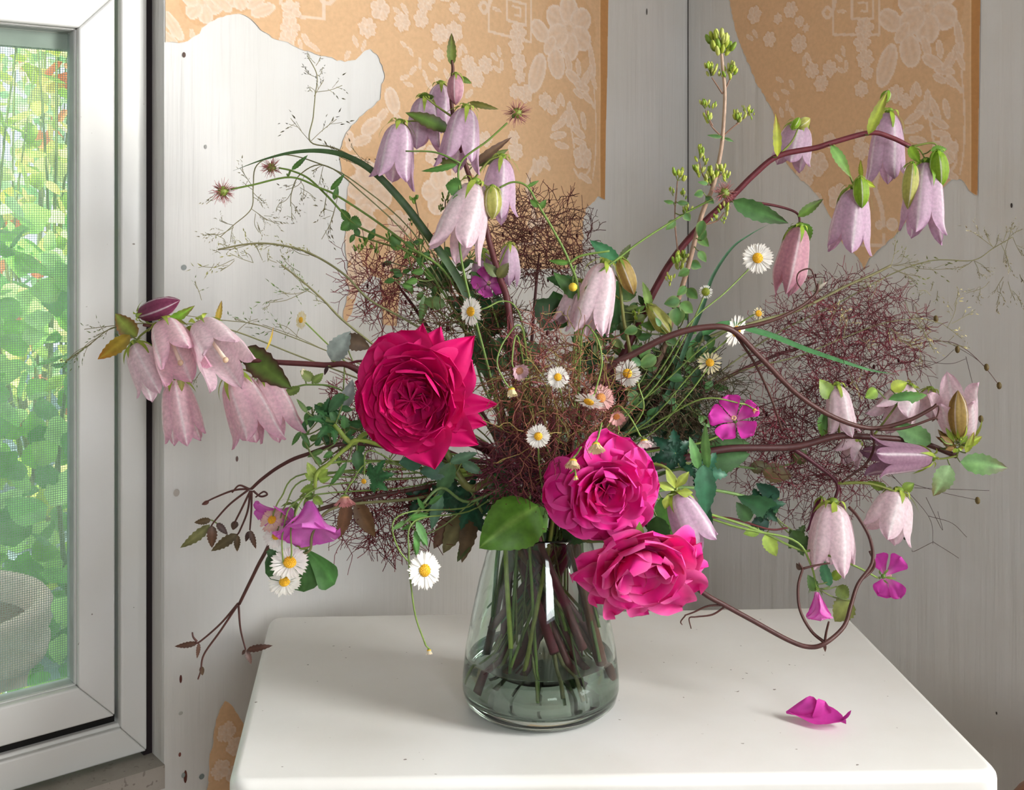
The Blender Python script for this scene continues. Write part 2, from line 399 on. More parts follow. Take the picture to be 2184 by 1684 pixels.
# ---- nail heads, screw holes and knocks in the boarding
def wall_dot(px, py, r_px, colr, side='L', name='nail_head', parent=None, sq=1.0):
    if side == 'L':
        u, z, l = LW(px, py); c = RM(u, 0.0006, z); a1, a2, nn = np.append(E1, 0), np.array([0, 0, 1.0]), np.append(E2, 0)
    else:
        t, z, l = RW(px, py); c = RM(0.0006, t, z); a1, a2, nn = np.append(E2, 0), np.array([0, 0, 1.0]), np.append(E1, 0)
    r = r_px*l/F; m = MB(); V = [c+nn*0.0006]; k = 10
    for i in range(k):
        q = 2*math.pi*i/k; V.append(c+a1*r*math.cos(q)+a2*r*sq*math.sin(q))
    m.add(V, [(0, 1+i, 1+(i+1) % k) for i in range(k)], colr)
    return m.build(name, M_plain, parent)
for (x, y, r, c, s) in ((392,117,4,'5d4a42',1.5),(392,570,6,'8f9694',1),(438,313,3,'9a9a96',1.6),(385,1447,3,'5a2f28',3),(392,1652,6,'8c9793',1),
                        (376,1050,7,'b3aca4',1.2),(383,1608,3,'7c4a40',1.6),(395,1655,4,'5a3026',3.5),(430,1655,6,'7f8b88',1),(385,1520,5,'a9a8a0',.8),(505,978,3,'6b5550',2)):
    wall_dot(x, y, r, lin(c), 'L', 'nail_head', wall_left, s)
for (x, y, r, c, s) in ((2158,438,2.4,'4a4440',2.2),(1930,1148,3,'5a5550',1),(2126,1520,2,'4a4744',1.6),(1379,25,1.8,'5a5550',4)):
    wall_dot(x, y, r, lin(c), 'R' if x > 1460 else 'L', 'nail_head', wall_right if x > 1460 else wall_left, s)

# ================================================================== TORN WALLPAPER
def inside(px, py, poly):
    r = np.zeros(len(px), bool); n = len(poly); j = n-1
    for i in range(n):
        xi, yi = poly[i]; xj, yj = poly[j]
        if yi != yj:
            r ^= ((yi > py) != (yj > py)) & (px < (xj-xi)*(py-yi)/(yj-yi)+xi)
        j = i
    return r
def nearest(px, py, poly):
    best = np.full(len(px), 1e9); bx = px.copy(); by = py.copy(); n = len(poly)
    for i in range(n):
        a = np.array(poly[i]); b = np.array(poly[(i+1) % n]); d = b-a; q = max(1e-12, d.dot(d))
        t = np.clip(((px-a[0])*d[0]+(py-a[1])*d[1])/q, 0, 1); x = a[0]+t*d[0]; y = a[1]+t*d[1]; e = (x-px)**2+(y-py)**2
        k = e < best; best[k] = e[k]; bx[k] = x[k]; by[k] = y[k]
    return bx, by, np.sqrt(best)
class Print:
    def __init__(s, a, z): s.a = a; s.z = z; s.m = np.zeros(len(a)); s.d = np.zeros(len(a))
    def ell(s, ca, cz, ra, rz, ang, val=0.62, vein=True):
        R = max(ra, rz); k = np.where((abs(s.a-ca) < R) & (abs(s.z-cz) < R))[0]
        if not len(k): return
        x = s.a[k]-ca; y = s.z[k]-cz; c, n = math.cos(ang), math.sin(ang)
        X = (x*c+y*n)/ra; Y = (-x*n+y*c)/rz; q = X*X+Y*Y; i = q < 1; k = k[i]; X = X[i]; Y = Y[i]; q = q[i]
        v = np.where(q > 0.70, val+0.26, val-0.20*(1-q))
        if vein: v = v+0.13*np.cos(Y*9)*np.clip(X+0.9, 0, 1)
        s.m[k] = np.where(s.m[k] > 0, np.maximum(v*0.97, s.m[k]*0.55), v)
        s.d[k] = 0
    def halo(s, ca, cz, r, val=0.35):
        k = np.where(((s.a-ca)**2+(s.z-cz)**2 < r*r) & (s.m <= 0))[0]; s.d[k] = np.maximum(s.d[k], val)
    def flower(s, ca, cz, r, n=5, rot=0.0, centre=True):
        s.halo(ca, cz, r*1.12, 0.25)
        for k in range(n):
            q = rot+2*math.pi*k/n; s.ell(ca+0.56*r*math.cos(q), cz+0.56*r*math.sin(q), 0.46*r, 0.47*r*5/max(n, 5), q)
        if centre:
            s.ell(ca, cz, 0.22*r, 0.22*r, 0, 0.45)
            for k in range(7): s.ell(ca+0.2*r*math.cos(k*0.9), cz+0.2*r*math.sin(k*0.9), 0.06*r, 0.06*r, 0, 0.7, False)
    def leaf(s, ca, cz, L, W, ang): s.ell(ca, cz, L/2, W/2, ang, 0.58)
    def line(s, pts, wd, val=0.62):
        p = spline([np.array([x, y, 0]) for x, y in pts], 8)
        for i in range(len(p)-1):
            a, b = p[i][:2], p[i+1][:2]; lo = np.minimum(a, b)-wd; hi = np.maximum(a, b)+wd
            k = np.where((s.a > lo[0]) & (s.a < hi[0]) & (s.z > lo[1]) & (s.z < hi[1]))[0]
            if not len(k): continue
            d = b-a; q = max(1e-12, d.dot(d)); t = np.clip(((s.a[k]-a[0])*d[0]+(s.z[k]-a[1])*d[1])/q, 0, 1)
            e = np.hypot(s.a[k]-a[0]-t*d[0], s.z[k]-a[1]-t*d[1]); i2 = k[e < wd/2]; s.m[i2] = np.maximum(s.m[i2], val)
    def poly(s, pts, wd, val=0.66):
        for a, b in zip(pts[:-1], pts[1:]): s.line([a, b], wd, val)

t_edge = RW(2092, 200)[0]; u_edge = LW(1293, 200)[0]
def ra(px, py):                      # paper coordinates: distance from the cut edge, height
    t, z, l = RW(px, py); return t_edge-t, z
def la(px, py):
    u, z, l = LW(px, py); return u-u_edge, z
S1 = RW(1900, 200)[2]/F              # metres per picture pixel on the wall
def roll_pattern(pn):
    A = ra
    pn.flower(*A(1978,18), 74*S1, 6, 0.5)
    for (x, y, L, W, q) in ((1899,43,62,44,0.7),(1892,140,96,46,1.9),(1942,108,74,50,1.35),(1925,70,50,30,2.2)): pn.leaf(*A(x,y), L*S1, W*S1, q)
    bx = [A(1777,-40), A(1777,74), A(1876,74), A(1876,-40)]; pn.poly(bx, 6*S1)
    pn.poly([A(1818,-6), A(1863,-6), A(1863,40), A(1818,40), A(1818,-6)], 6*S1); pn.poly([A(1832,6), A(1850,6), A(1850,24), A(1838,24)], 5*S1)
    pn.line([A(1786,-20), A(1780,14), A(1768,38), A(1757,28), A(1766,16), A(1776,24)], 8*S1); pn.leaf(*A(1795,24), 26*S1, 9*S1, 0.2)
    for (x, y, r) in ((1845,61,24),(1840,90,22),(1846,125,22),(1850,155,16),(1610,32,22),(1687,21,20),(1706,46,14),(1642,84,19),(1705,93,23),(1733,150,19),(1770,146,20),(1752,178,20),
                      (1838,190,18),(1838,320,22),(1834,290,16),(1720,60,10),(1912,200,20),(1932,215,16),(1660,40,13)):
        pn.flower(*A(x, y), r*S1, 6, x*0.37)
    for (x, y) in ((1600,80),(1612,72),(1690,180),(1676,196),(1664,170),(1656,205),(1716,130),(1725,122),(1790,125),(1800,110),(1806,140),(1795,150),(1680,225),(1668,240),(1690,240)):
        pn.leaf(*A(x, y), 26*S1, 11*S1, 1.2+math.sin(x)*0.8)
    # acanthus scroll along the cut edge
    pn.line([A(2052,150), A(2058,240), A(2056,320), A(2048,372)], 4*S1)
    pn.line([A(1972,82), A(1990,128), A(2025,160), A(2052,195)], 9*S1)
    for (x, y, L, W, q) in ((1976,100,50,20,1.9),(1990,132,56,26,2.6),(2015,150,50,20,2.9),(2005,168,36,16,2.6),(2030,175,36,16,2.5),(2046,80,80,18,1.75),(2035,118,56,16,1.2),(2022,130,46,14,1.0),(2050,130,44,14,2.0),(2005,105,40,16,1.7)):
        pn.leaf(*A(x, y), L*S1, W*S1, math.pi-q)
    pn.line([A(1992,300), A(1985,262), A(1978,232)], 5*S1)
    for (x, y, L, W, q) in ((1978,222,62,20,1.5),(1962,232,40,16,0.9),(1995,232,54,18,2.0),(1950,250,52,18,0.5),(2005,262,48,18,2.6),(1948,275,50,18,0.15),(2008,285,44,16,2.9),(1958,298,44,16,-0.2),(2020,232,44,16,1.8),(1948,196,34,14,1.3),(1958,190,34,14,1.9)):
        pn.leaf(*A(x, y), L*S1, W*S1, math.pi-q)
    pn.flower(*A(2017,320), 30*S1, 5, 0.4)
    pn.line([A(2040,300), A(2038,350), A(2012,372), A(1992,352)], 6*S1); pn.leaf(*A(2026,372), 46*S1, 16*S1, 0.5)
    pn.line([A(1886,480), A(1880,440), A(1868,400), A(1876,365), A(1896,340), A(1915,330)], 11*S1)
    for (x, y, L, W, q) in ((1912,342,44,16,2.4),(1900,352,40,14,0.9),(1888,352,40,16,1.8)): pn.leaf(*A(x, y), L*S1, W*S1, math.pi-q)
    pn.ell(*A(1876,480), 10*S1, 10*S1, 0, 0.7); pn.ell(*A(1904,478), 14*S1, 14*S1, 0, 0.7); pn.line([A(1886,500), A(1886,525)], 8*S1)
    pn.poly([A(1840,523), A(1882,523)], 6*S1)
    for (x, y, r) in ((1745,350,28),(1718,375,26),(1790,420,30),(1770,300,18),(1740,430,22)): pn.flower(*A(x, y), r*S1, 5, x)
def left_pattern(pn):
    A = la; s = LW(600, 200)[2]/F
    for (x, y, r, n) in ((430,5,44,6),(505,-12,34,5),(620,22,24,6),(618,58,24,6),(612,84,20,6),(783,59,24,7),(857,47,23,7),(937,72,25,7),(935,117,16,6),(1010,155,24,6),
                         (790,400,62,5),(940,410,55,5),(885,300,30,6),(925,330,26,5),(860,350,30,5),(810,20,26,5),(905,8,22,6),(1120,200,24,6),(770,470,40,5),(850,480,34,6),(760,600,40,5)):
        pn.flower(*A(x, y), r*s, n, x*0.21)
    for (x, y, L, W, q) in ((368,55,70,26,2.2),(360,84,46,22,2.5),(410,76,30,12,1.9),(470,5,60,26,2.6),(560,22,60,28,0.4),(545,5,50,22,0.6),(652,85,34,14,2.2),(668,100,38,12,2.6),(640,95,24,10,1.8),
                            (757,88,28,12,2.0),(775,98,28,10,1.2),(740,118,26,12,1.0),(836,215,64,38,1.9),(815,245,40,20,0.8),(790,270,60,34,0.6),(770,300,54,24,0.3),(850,255,36,16,2.4),
                            (880,150,30,12,0.8),(862,165,28,11,0.3),(895,135,28,11,1.6),(870,180,28,11,-0.3),(905,160,26,10,2.0),(745,300,44,24,1.6),(760,345,40,26,2.4),(875,110,26,10,2.2),(860,95,22,9,2.5),
                            (745,520,80,26,1.5),(760,560,70,26,1.9),(830,560,60,22,1.2),(980,330,40,18,1.1),(1000,200,30,13,0.7)):
        pn.leaf(*A(x, y), L*s, W*s, math.pi-q)
    pn.poly([A(598,-30), A(598,8), A(636,8)], 7*s); pn.poly([A(690,-30), A(690,40), A(640,36)], 7*s); pn.line([A(715,-6), A(700,8), A(686,2), A(690,-12)], 9*s)

def paper(name, label, poly_px, straight, side, patterns, band=True):
    tr = LW if side == 'L' else RW
    pts = []
    for x, y in poly_px:
        h, z, l = tr(x, y); pts.append(np.array([(h-u_edge) if side == 'L' else (t_edge-h), z]))
    rs = np.random.RandomState(len(poly_px)); poly = []
    for i in range(len(pts)):
        a, b = pts[i], pts[(i+1) % len(pts)]; d = b-a; n = max(1, int(np.linalg.norm(d)/0.004)); poly.append(tuple(a))
        if i in straight or i-len(pts) in straight: continue
        for k in range(1, n):
            poly.append(tuple(a+d*k/n+rs.normal(0, 0.0007, 2)))
    P2 = np.array(poly); lo = P2.min(0)-0.003; hi = P2.max(0)+0.003; g = 0.0013
    na, nz = int((hi[0]-lo[0])/g)+1, int((hi[1]-lo[1])/g)+1
    ga, gz = np.meshgrid(lo[0]+np.arange(na)*g, lo[1]+np.arange(nz)*g); ga = ga.ravel(); gz = gz.ravel()
    ins = inside(ga, gz, poly)
    I = np.arange(na*nz).reshape(nz, na)
    q = np.stack([I[:-1, :-1], I[:-1, 1:], I[1:, 1:], I[1:, :-1]], -1).reshape(-1, 4)
    cnt = ins[q].sum(1); q = q[cnt > 0]
    used = np.unique(q); mp = np.full(na*nz, -1); mp[used] = np.arange(len(used)); q = mp[q]
    a = ga[used]; z = gz[used]; i2 = ins[used]
    bx, bz, dist = nearest(a[~i2], z[~i2], poly); a[~i2] = bx; z[~i2] = bz
    pn = Print(a, z)
    for pt in patterns:
        for up in ((0.0, 0.285) if pt is roll_pattern else (0.0,)):      # the roll repeats upwards
            pn.z = z-up; pt(pn)
    base = lin('deb890'); pale = lin('f2e6dc'); dark = lin('cf9c6c')
    m_ = np.clip(pn.m, 0, 1)[:, None]; m_ = m_**.8; C = base*(1-m_*0.68)+pale*(m_*0.68); d_ = pn.d[:, None]; C = C*(1-d_)+dark*d_
    if band:
        k = a < 0.0105; C[k] = lin('c4905c'); k = (a > 0.0105) & (a < 0.0118); C[k] = lin('e8c69c')
    C[~i2] = C[~i2]*0.5+lin('efe2d0')*0.5
    lift = 0.0006+0.0005*np.sin(a*40+z*23)**2
    if side == 'L': V = np.array([RM(u_edge+x, o, y) for x, y, o in zip(a, z, lift)])
    else: V = np.array([RM(o, t_edge-x, y) for x, y, o in zip(a, z, lift)])
    root = thing(name, label, 'wallpaper', V[np.argmin(V[:, 2])])
    m = MB(); m.v.append(V-0.0); m.c.append(C); m.n = len(V); m.f = [tuple(x) for x in q.tolist()]
    m.build('paper_sheet', M_paper, root); return root
paper('torn_wallpaper', 'broad torn sheet of peach floral wallpaper on the wall beside the window',
      [(352,-420),(352,90),(372,90),(400,88),(418,76),(430,60),(447,47),(465,38),(500,30),(522,33),(540,46),(550,57),(566,70),(590,85),(620,95),(640,105),(670,115),(700,122),(735,132),(758,128),(775,110),(790,105),(803,116),(815,140),(820,165),(812,190),(811,212),(787,232),(765,250),(745,275),(730,300),(723,330),(727,365),(745,392),(738,430),(737,480),(735,530),(741,560),(736,600),(745,615),(731,670),(738,690),(752,660),(765,612),(790,588),(812,592),(815,692),(846,695),(852,604),(870,562),(940,548),(1060,570),(1200,575),(1240,560),(1243,470),(1248,447),(1275,418),(1289,426),(1305,-420)],
      (0, -2, -1), 'L', [left_pattern, roll_pattern])
paper('torn_wallpaper', 'tapering torn strip of brown-orange floral wallpaper hanging on the wall right of the corner',
      [(1535,-420),(1556,0),(1569,65),(1590,118),(1615,180),(1644,226),(1655,251),(1668,330),(1687,359),(1705,377),(1734,406),(1759,438),(1773,463),(1798,520),(1831,549),(1845,576),(1856,549),(1877,531),(1921,492),(1939,463),(2010,402),(2032,382),(2050,381),(2068,406),(2086,417),(2098,-420)],
      (-2, -1), 'R', [roll_pattern])
def small_pattern(pn):
    s = LW(480, 1550)[2]/F
    for (x, y, r) in ((482,1560,22),(500,1590,20),(470,1640,22),(500,1650,20)): pn.flower(*la(x, y), r*s, 5, x)
paper('torn_wallpaper', 'small ragged scrap of wallpaper low on the wall beside the white table',
      [(479,1493),(468,1512),(459,1545),(455,1580),(447,1605),(446,1640),(440,1700),(440,1800),(640,1800),(600,1700),(560,1600),(520,1545),(498,1508)],
      (), 'L', [small_pattern], band=False)

# ================================================================== TABLE, STOOL
def on_table(x, y): 
    d = F*(CAMZ-TAB)/(y-HY); return np.array([(x-CX)*d/F, d])
tc4 = [on_table(575,1312), on_table(484,1668), on_table(2143,1648), on_table(1790,1291)]
tbl = thing('side_table', 'white painted wooden side table with rounded edges, standing in the corner', 'table', (0.06, 0.95, 0))
def round_poly(q, r, n=6):
    out = []; k = len(q)
    for i in range(k):
        a, b, c = q[i-1], q[i], q[(i+1) % k]; u = unit(a-b); v = unit(c-b)
        p0, p1 = b+u*r, b+v*r
        for j in range(n+1):
            t = j/n; out.append((1-t)**2*p0+2*t*(1-t)*b+t*t*p1)
    return np.array(out)
def slab(mb, q, z0, z1, er, col, cr=0.016):
    """rounded slab: outline rings stepping round the edge"""
    cen = np.mean(q, 0); V = []; f = []; n = None; rings = []
    for k in range(5):
        an = k/4*math.pi/2; rings.append((er*(1-math.sin(an)), z1-er*(1-math.cos(an))))
    rings = [(er*(1-math.sin(k/4*math.pi/2)), z1-er*(1-math.cos(k/4*math.pi/2))) for k in range(5)]+[(0, z0+er)]+[(er*(1-math.cos(k/3*math.pi/2)), z0+er*(1-math.sin(k/3*math.pi/2))) for k in range(1, 4)]
    base = round_poly(q, cr); n = len(base)
    nn = []
    for i in range(n):
        d = unit(base[(i+1) % n]-base[i-1]); o = np.array([d[1], -d[0]])
        if np.dot(o, base[i]-cen) < 0: o = -o
        nn.append(o)
    for ins_, z in rings:
        for i in range(n): p = base[i]-nn[i]*ins_; V.append((p[0], p[1], z))
    for k in range(len(rings)-1):
        for i in range(n):
            j = (i+1) % n; f.append((k*n+i, k*n+j, (k+1)*n+j, (k+1)*n+i))
    f.append(tuple(range(n))); f.append(tuple((len(rings)-1)*n+i for i in range(n-1, -1, -1)))
    return mb.add(V, f, col)
m = MB(); slab(m, tc4, TAB-0.024, TAB, 0.007, WHITE); top = m.build('table_top', M_table, tbl, smooth=True)
import bmesh
_b = bmesh.new(); _b.from_mesh(top.data); bmesh.ops.recalc_face_normals(_b, faces=_b.faces[:]); _b.to_mesh(top.data); _b.free()
for p_ in top.data.polygons:
    if len(p_.vertices) > 4: p_.use_smooth = False
top.modifiers.new('wn', 'WEIGHTED_NORMAL')
cen = np.mean(tc4, 0); inner = [cen+(p-cen)*0.92 for p in tc4]
for i in range(4):
    a, b = inner[i], inner[(i+1) % 4]; d = unit(b-a); o = np.array([d[1], -d[0]])*0.009
    m = MB(); v = [(*(a+o), TAB-0.12), (*(b+o), TAB-0.12), (*(b-o), TAB-0.12), (*(a-o), TAB-0.12)]; v += [(x, y, TAB-0.023) for x, y, _ in v]
    m.add(v, [(0,3,2,1),(4,5,6,7),(0,1,5,4),(1,2,6,5),(2,3,7,6),(3,0,4,7)], WHITE); m.build('apron', M_table, tbl, smooth=False)
    m = MB(); p = cen+(inner[i]-cen)*0.97
    v = []
    for z, h in ((0, 0.012), (TAB-0.14, 0.019), (TAB-0.023, 0.019)):
        v += [(p[0]+sx*h, p[1]+sy*h, z) for sx, sy in ((-1,-1),(1,-1),(1,1),(-1,1))]
    m.add(v, [(3,2,1,0)]+[(k*4+i_, k*4+(i_+1) % 4, k*4+4+(i_+1) % 4, k*4+4+i_) for k in range(2) for i_ in range(4)]+[(8,9,10,11)], WHITE); m.build('leg', M_table, tbl, smooth=False)
m = MB(); px_ = on_table(2117, 1662); 
sphere(m, (px_[0]+0.0, tc4[2][1]-0.0005+0.004, TAB-0.009), 0.0016, lin('2a2622'), sc=(1, 0.5, 1)); m.build('nail_hole', M_plain, tbl)

st = thing('wooden_stool', 'brown wooden stool with a round seat beside the white table', 'stool', (0.50, 0.785, 0))
m = MB(); lathe(m, [(0.001, 0.70), (0.12, 0.702), (0.150, 0.70), (0.158, 0.694), (0.160, 0.685), (0.156, 0.674), (0.145, 0.670), (0.001, 0.670)], (0.50, 0.785, 0), WHITE, 48); m.build('seat', M_wood, st)
for k in range(4):
    a = 0.785+k*math.pi/2; m = MB(); c, s = math.cos(a), math.sin(a)
    tube(m, [np.array([0.50+0.135*c, 0.785+0.135*s, 0]), np.array([0.50+0.12*c, 0.785+0.12*s, 0.35]), np.array([0.50+0.10*c, 0.785+0.10*s, 0.672])], [0.012, 0.016, 0.014], WHITE, 10); m.build('leg', M_wood, st)

# ================================================================== GARDEN BEHIND THE WINDOW
mb = MB(); room_box(mb, -3.5, 5, -6, -0.15, 0.25, 0.30, lin('6d7f86')); g_ = mb.build('garden_ground', M_plain, smooth=False); tag(g_, kind='structure')
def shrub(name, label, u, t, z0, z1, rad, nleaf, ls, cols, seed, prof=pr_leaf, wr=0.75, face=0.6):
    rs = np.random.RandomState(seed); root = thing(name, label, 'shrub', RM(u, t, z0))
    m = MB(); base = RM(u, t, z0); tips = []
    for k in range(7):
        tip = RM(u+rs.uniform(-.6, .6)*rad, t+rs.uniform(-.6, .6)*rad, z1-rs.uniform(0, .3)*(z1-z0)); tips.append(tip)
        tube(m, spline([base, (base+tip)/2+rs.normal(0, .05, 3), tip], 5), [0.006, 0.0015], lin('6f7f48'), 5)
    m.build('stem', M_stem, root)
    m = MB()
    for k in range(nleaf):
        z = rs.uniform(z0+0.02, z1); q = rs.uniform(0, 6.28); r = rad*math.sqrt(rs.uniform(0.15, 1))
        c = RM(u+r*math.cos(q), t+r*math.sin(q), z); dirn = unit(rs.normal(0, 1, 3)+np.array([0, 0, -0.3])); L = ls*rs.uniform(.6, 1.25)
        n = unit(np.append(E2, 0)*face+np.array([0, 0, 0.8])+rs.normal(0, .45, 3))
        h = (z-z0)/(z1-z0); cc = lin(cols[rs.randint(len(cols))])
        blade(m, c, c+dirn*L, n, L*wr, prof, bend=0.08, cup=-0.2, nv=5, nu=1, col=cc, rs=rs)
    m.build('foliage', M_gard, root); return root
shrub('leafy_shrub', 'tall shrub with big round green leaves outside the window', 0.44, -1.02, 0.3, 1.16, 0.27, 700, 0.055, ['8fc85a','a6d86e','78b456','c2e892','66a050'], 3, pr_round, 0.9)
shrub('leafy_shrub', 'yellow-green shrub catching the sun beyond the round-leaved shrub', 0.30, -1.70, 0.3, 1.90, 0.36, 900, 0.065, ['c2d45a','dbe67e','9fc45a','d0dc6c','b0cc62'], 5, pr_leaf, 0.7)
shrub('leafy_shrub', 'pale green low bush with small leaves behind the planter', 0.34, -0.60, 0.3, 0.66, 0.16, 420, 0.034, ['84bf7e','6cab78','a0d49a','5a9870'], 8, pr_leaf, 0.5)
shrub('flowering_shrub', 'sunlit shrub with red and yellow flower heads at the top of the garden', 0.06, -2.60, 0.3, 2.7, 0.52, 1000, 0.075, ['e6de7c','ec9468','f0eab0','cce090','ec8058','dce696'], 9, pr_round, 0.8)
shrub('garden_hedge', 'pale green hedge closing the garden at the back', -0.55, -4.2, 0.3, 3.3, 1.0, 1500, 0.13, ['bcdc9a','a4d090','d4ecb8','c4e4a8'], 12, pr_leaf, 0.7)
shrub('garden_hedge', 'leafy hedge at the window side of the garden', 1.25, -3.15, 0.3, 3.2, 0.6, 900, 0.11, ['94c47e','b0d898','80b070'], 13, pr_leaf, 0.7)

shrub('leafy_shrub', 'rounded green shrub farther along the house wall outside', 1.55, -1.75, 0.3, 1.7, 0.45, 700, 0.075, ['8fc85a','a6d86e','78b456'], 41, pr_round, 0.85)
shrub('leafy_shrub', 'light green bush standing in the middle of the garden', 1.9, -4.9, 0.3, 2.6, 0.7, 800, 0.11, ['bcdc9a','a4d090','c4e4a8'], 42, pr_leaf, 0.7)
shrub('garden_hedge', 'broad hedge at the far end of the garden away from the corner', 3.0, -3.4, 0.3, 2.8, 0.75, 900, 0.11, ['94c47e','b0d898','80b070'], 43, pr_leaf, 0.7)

pl = P(-172, 1292, 1.45); plz = pl[2]
pot = thing('round_planter', 'weathered terracotta planter with a ribbed rim standing outside the window', 'planter', (pl[0], pl[1], 0.30))
m = MB(); R0 = 0.15
lathe(m, [(0.07, 0.001), (0.09, 0.0), (0.105, 0.10), (0.125, plz-0.30-0.10), (0.132, plz-0.30-0.075), (0.148, plz-0.30-0.07), (0.152, plz-0.30-0.055), (0.146, plz-0.30-0.045), (0.153, plz-0.30-0.032), (0.150, plz-0.30-0.018), (0.154, plz-0.30-0.008), (0.148, plz-0.30), (0.136, plz-0.30-0.002), (0.128, plz-0.30-0.03), (0.12, plz-0.30-0.06)], (pl[0], pl[1], 0.30), lin('b39a8a'), 56)
m.build('pot', M_plain, pot)
m = MB(); lathe(m, [(0.001, plz-0.30-0.028), (0.06, plz-0.30-0.03), (0.13, plz-0.30-0.034)], (pl[0], pl[1], 0.30), lin('5d4334'), 30); m.build('soil', M_plain, pot)

# ================================================================== GLASS VASE
VX, VY = (1153-CX)/F*0.908, 0.908
RIMZ = CAMZ-(1124-HY)/F*0.908
VH = RIMZ-TAB
vase = thing('glass_vase', 'conical clear green-tinted glass vase half filled with water on the white table', 'vase', (VX, VY, TAB))
outer = [(0.001, 0.0004), (0.045, 0.0004), (0.053, 0.0018), (0.0585, 0.007), (0.0605, 0.015), (0.0603, 0.024), (0.0580, 0.045), (0.0530, 0.072), (0.0475, 0.097), (0.0425, 0.115), (0.0392, VH-0.006), (0.0388, VH-0.001), (0.0383, VH)]
inner_ = [(0.0374, VH-0.0005), (0.0370, VH-0.006), (0.0404, 0.115), (0.0450, 0.097), (0.0505, 0.072), (0.0555, 0.045), (0.0578, 0.024), (0.0575, 0.017), (0.054, 0.0115), (0.045, 0.0095), (0.001, 0.0085)]
m = MB(); lathe(m, outer+inner_, (VX, VY, TAB), WHITE, 96); m.build('glass_body', M_glass, vase)
WZ = 0.040
m = MB(); lathe(m, [(0.001, 0.0083), (0.045, 0.0093), (0.0542, 0.0113), (0.0577, 0.017), (0.0580, 0.024), (0.0563, WZ), (0.053, WZ-0.0006), (0.001, WZ-0.0008)], (VX, VY, TAB), WHITE, 96)
wat = m.build('water', M_water, vase); tag(wat, label='shallow clear water in the vase')

# ================================================================== STEM ROUTING
_srs = np.random.RandomState(21)
def low_part(first, spread=None, ztop=0.02):
    """from a cut end inside the vase, through its mouth, towards the first visible point"""
    d = np.array([first[0]-VX, first[1]-VY]); a = math.atan2(d[1], d[0])+_srs.uniform(-.7, .7); r = 0.0345*math.sqrt(_srs.uniform(.3, 1))
    mouth = np.array([VX+r*math.cos(a), VY+r*math.sin(a), RIMZ+0.002])
    h = _srs.choice([0.004, 0.01, 0.02, 0.03, 0.045, 0.055]); rl = _srs.uniform(0.030, 0.050)
    b_ = a+_srs.choice([0, math.pi, math.pi])+_srs.uniform(-.9, .9); end = np.array([VX+rl*math.cos(b_), VY+rl*math.sin(b_), TAB+0.012+h])
    return [end, end+(mouth-end)*0.5, mouth]
def stalk(px, d=0.9, low=True):
    pts = [P(q[0], q[1], q[2] if len(q) > 2 else d) for q in px]
    if low:
        lo = low_part(pts[0]); first = pts[0]
        rise = lo[-1]+np.array([(first[0]-lo[-1][0])*0.18, (first[1]-lo[-1][1])*0.18, 0.03+max(0, (first[2]-RIMZ)*0.25)])
        pts = lo+[rise]+pts
    return spline(pts, 6)
GREEN = lin('5f8a3c'); DGREEN = lin('2f5a33'); LGREEN = lin('9fb84a'); RED = lin('5e2530'); BROWN = lin('553027'); OLIVE = lin('76803a')
CAMN = lambda p: unit(np.array([0, 0, CAMZ])-p)
class Plant:
    def __init__(s, name, label, cat, px, d=0.9, r=(0.0018, 0.0009), col=GREEN, col2=None, low=True, group=None, sides=7):
        s.path = stalk(px, d, low); s.d = d
        s.root = thing(name, label, cat, s.path[0], group); s.bases = []
        s.stem = MB(); tube(s.stem, s.path, r, col, sides, col2); s.scol = col; s.rs = np.random.RandomState(abs(hash(label)) % 100000 if False else sum(map(ord, label)) % 100000)
    def branch(s, px, r=(0.0010, 0.0006), col=None, d=None, col2=None, sides=5):
        pts = spline([P(q[0], q[1], q[2] if len(q) > 2 else (d or s.d)) for q in px], 6); tube(s.stem, pts, r, s.scol if col is None else col, sides, col2); return pts
    def done(s):
        sv = np.vstack(s.stem.v)
        for b in s.bases:                       # a petiole for every leaf that does not already sit on the stem
            k = np.argmin(((sv-b)**2).sum(1)); g = np.linalg.norm(sv[k]-b)
            if 0.0012 < g < 0.07: tube(s.stem, spline([sv[k], (sv[k]+b)/2-np.array([0, 0, g*.08]), b], 3), 0.00055, lin('74844a'), 4, cap=False)
        s.stem.build('stem', M_stem, s.root); return s.root
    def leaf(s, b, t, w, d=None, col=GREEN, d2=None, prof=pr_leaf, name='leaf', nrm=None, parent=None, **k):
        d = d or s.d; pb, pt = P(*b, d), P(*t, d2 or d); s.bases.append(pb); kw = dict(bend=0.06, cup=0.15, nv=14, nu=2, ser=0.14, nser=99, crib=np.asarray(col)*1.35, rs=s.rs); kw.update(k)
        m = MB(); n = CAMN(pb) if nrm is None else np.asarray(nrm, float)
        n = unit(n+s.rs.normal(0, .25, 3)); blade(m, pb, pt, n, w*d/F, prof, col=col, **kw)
        return m.build(name, M_leaf, parent or s.root)

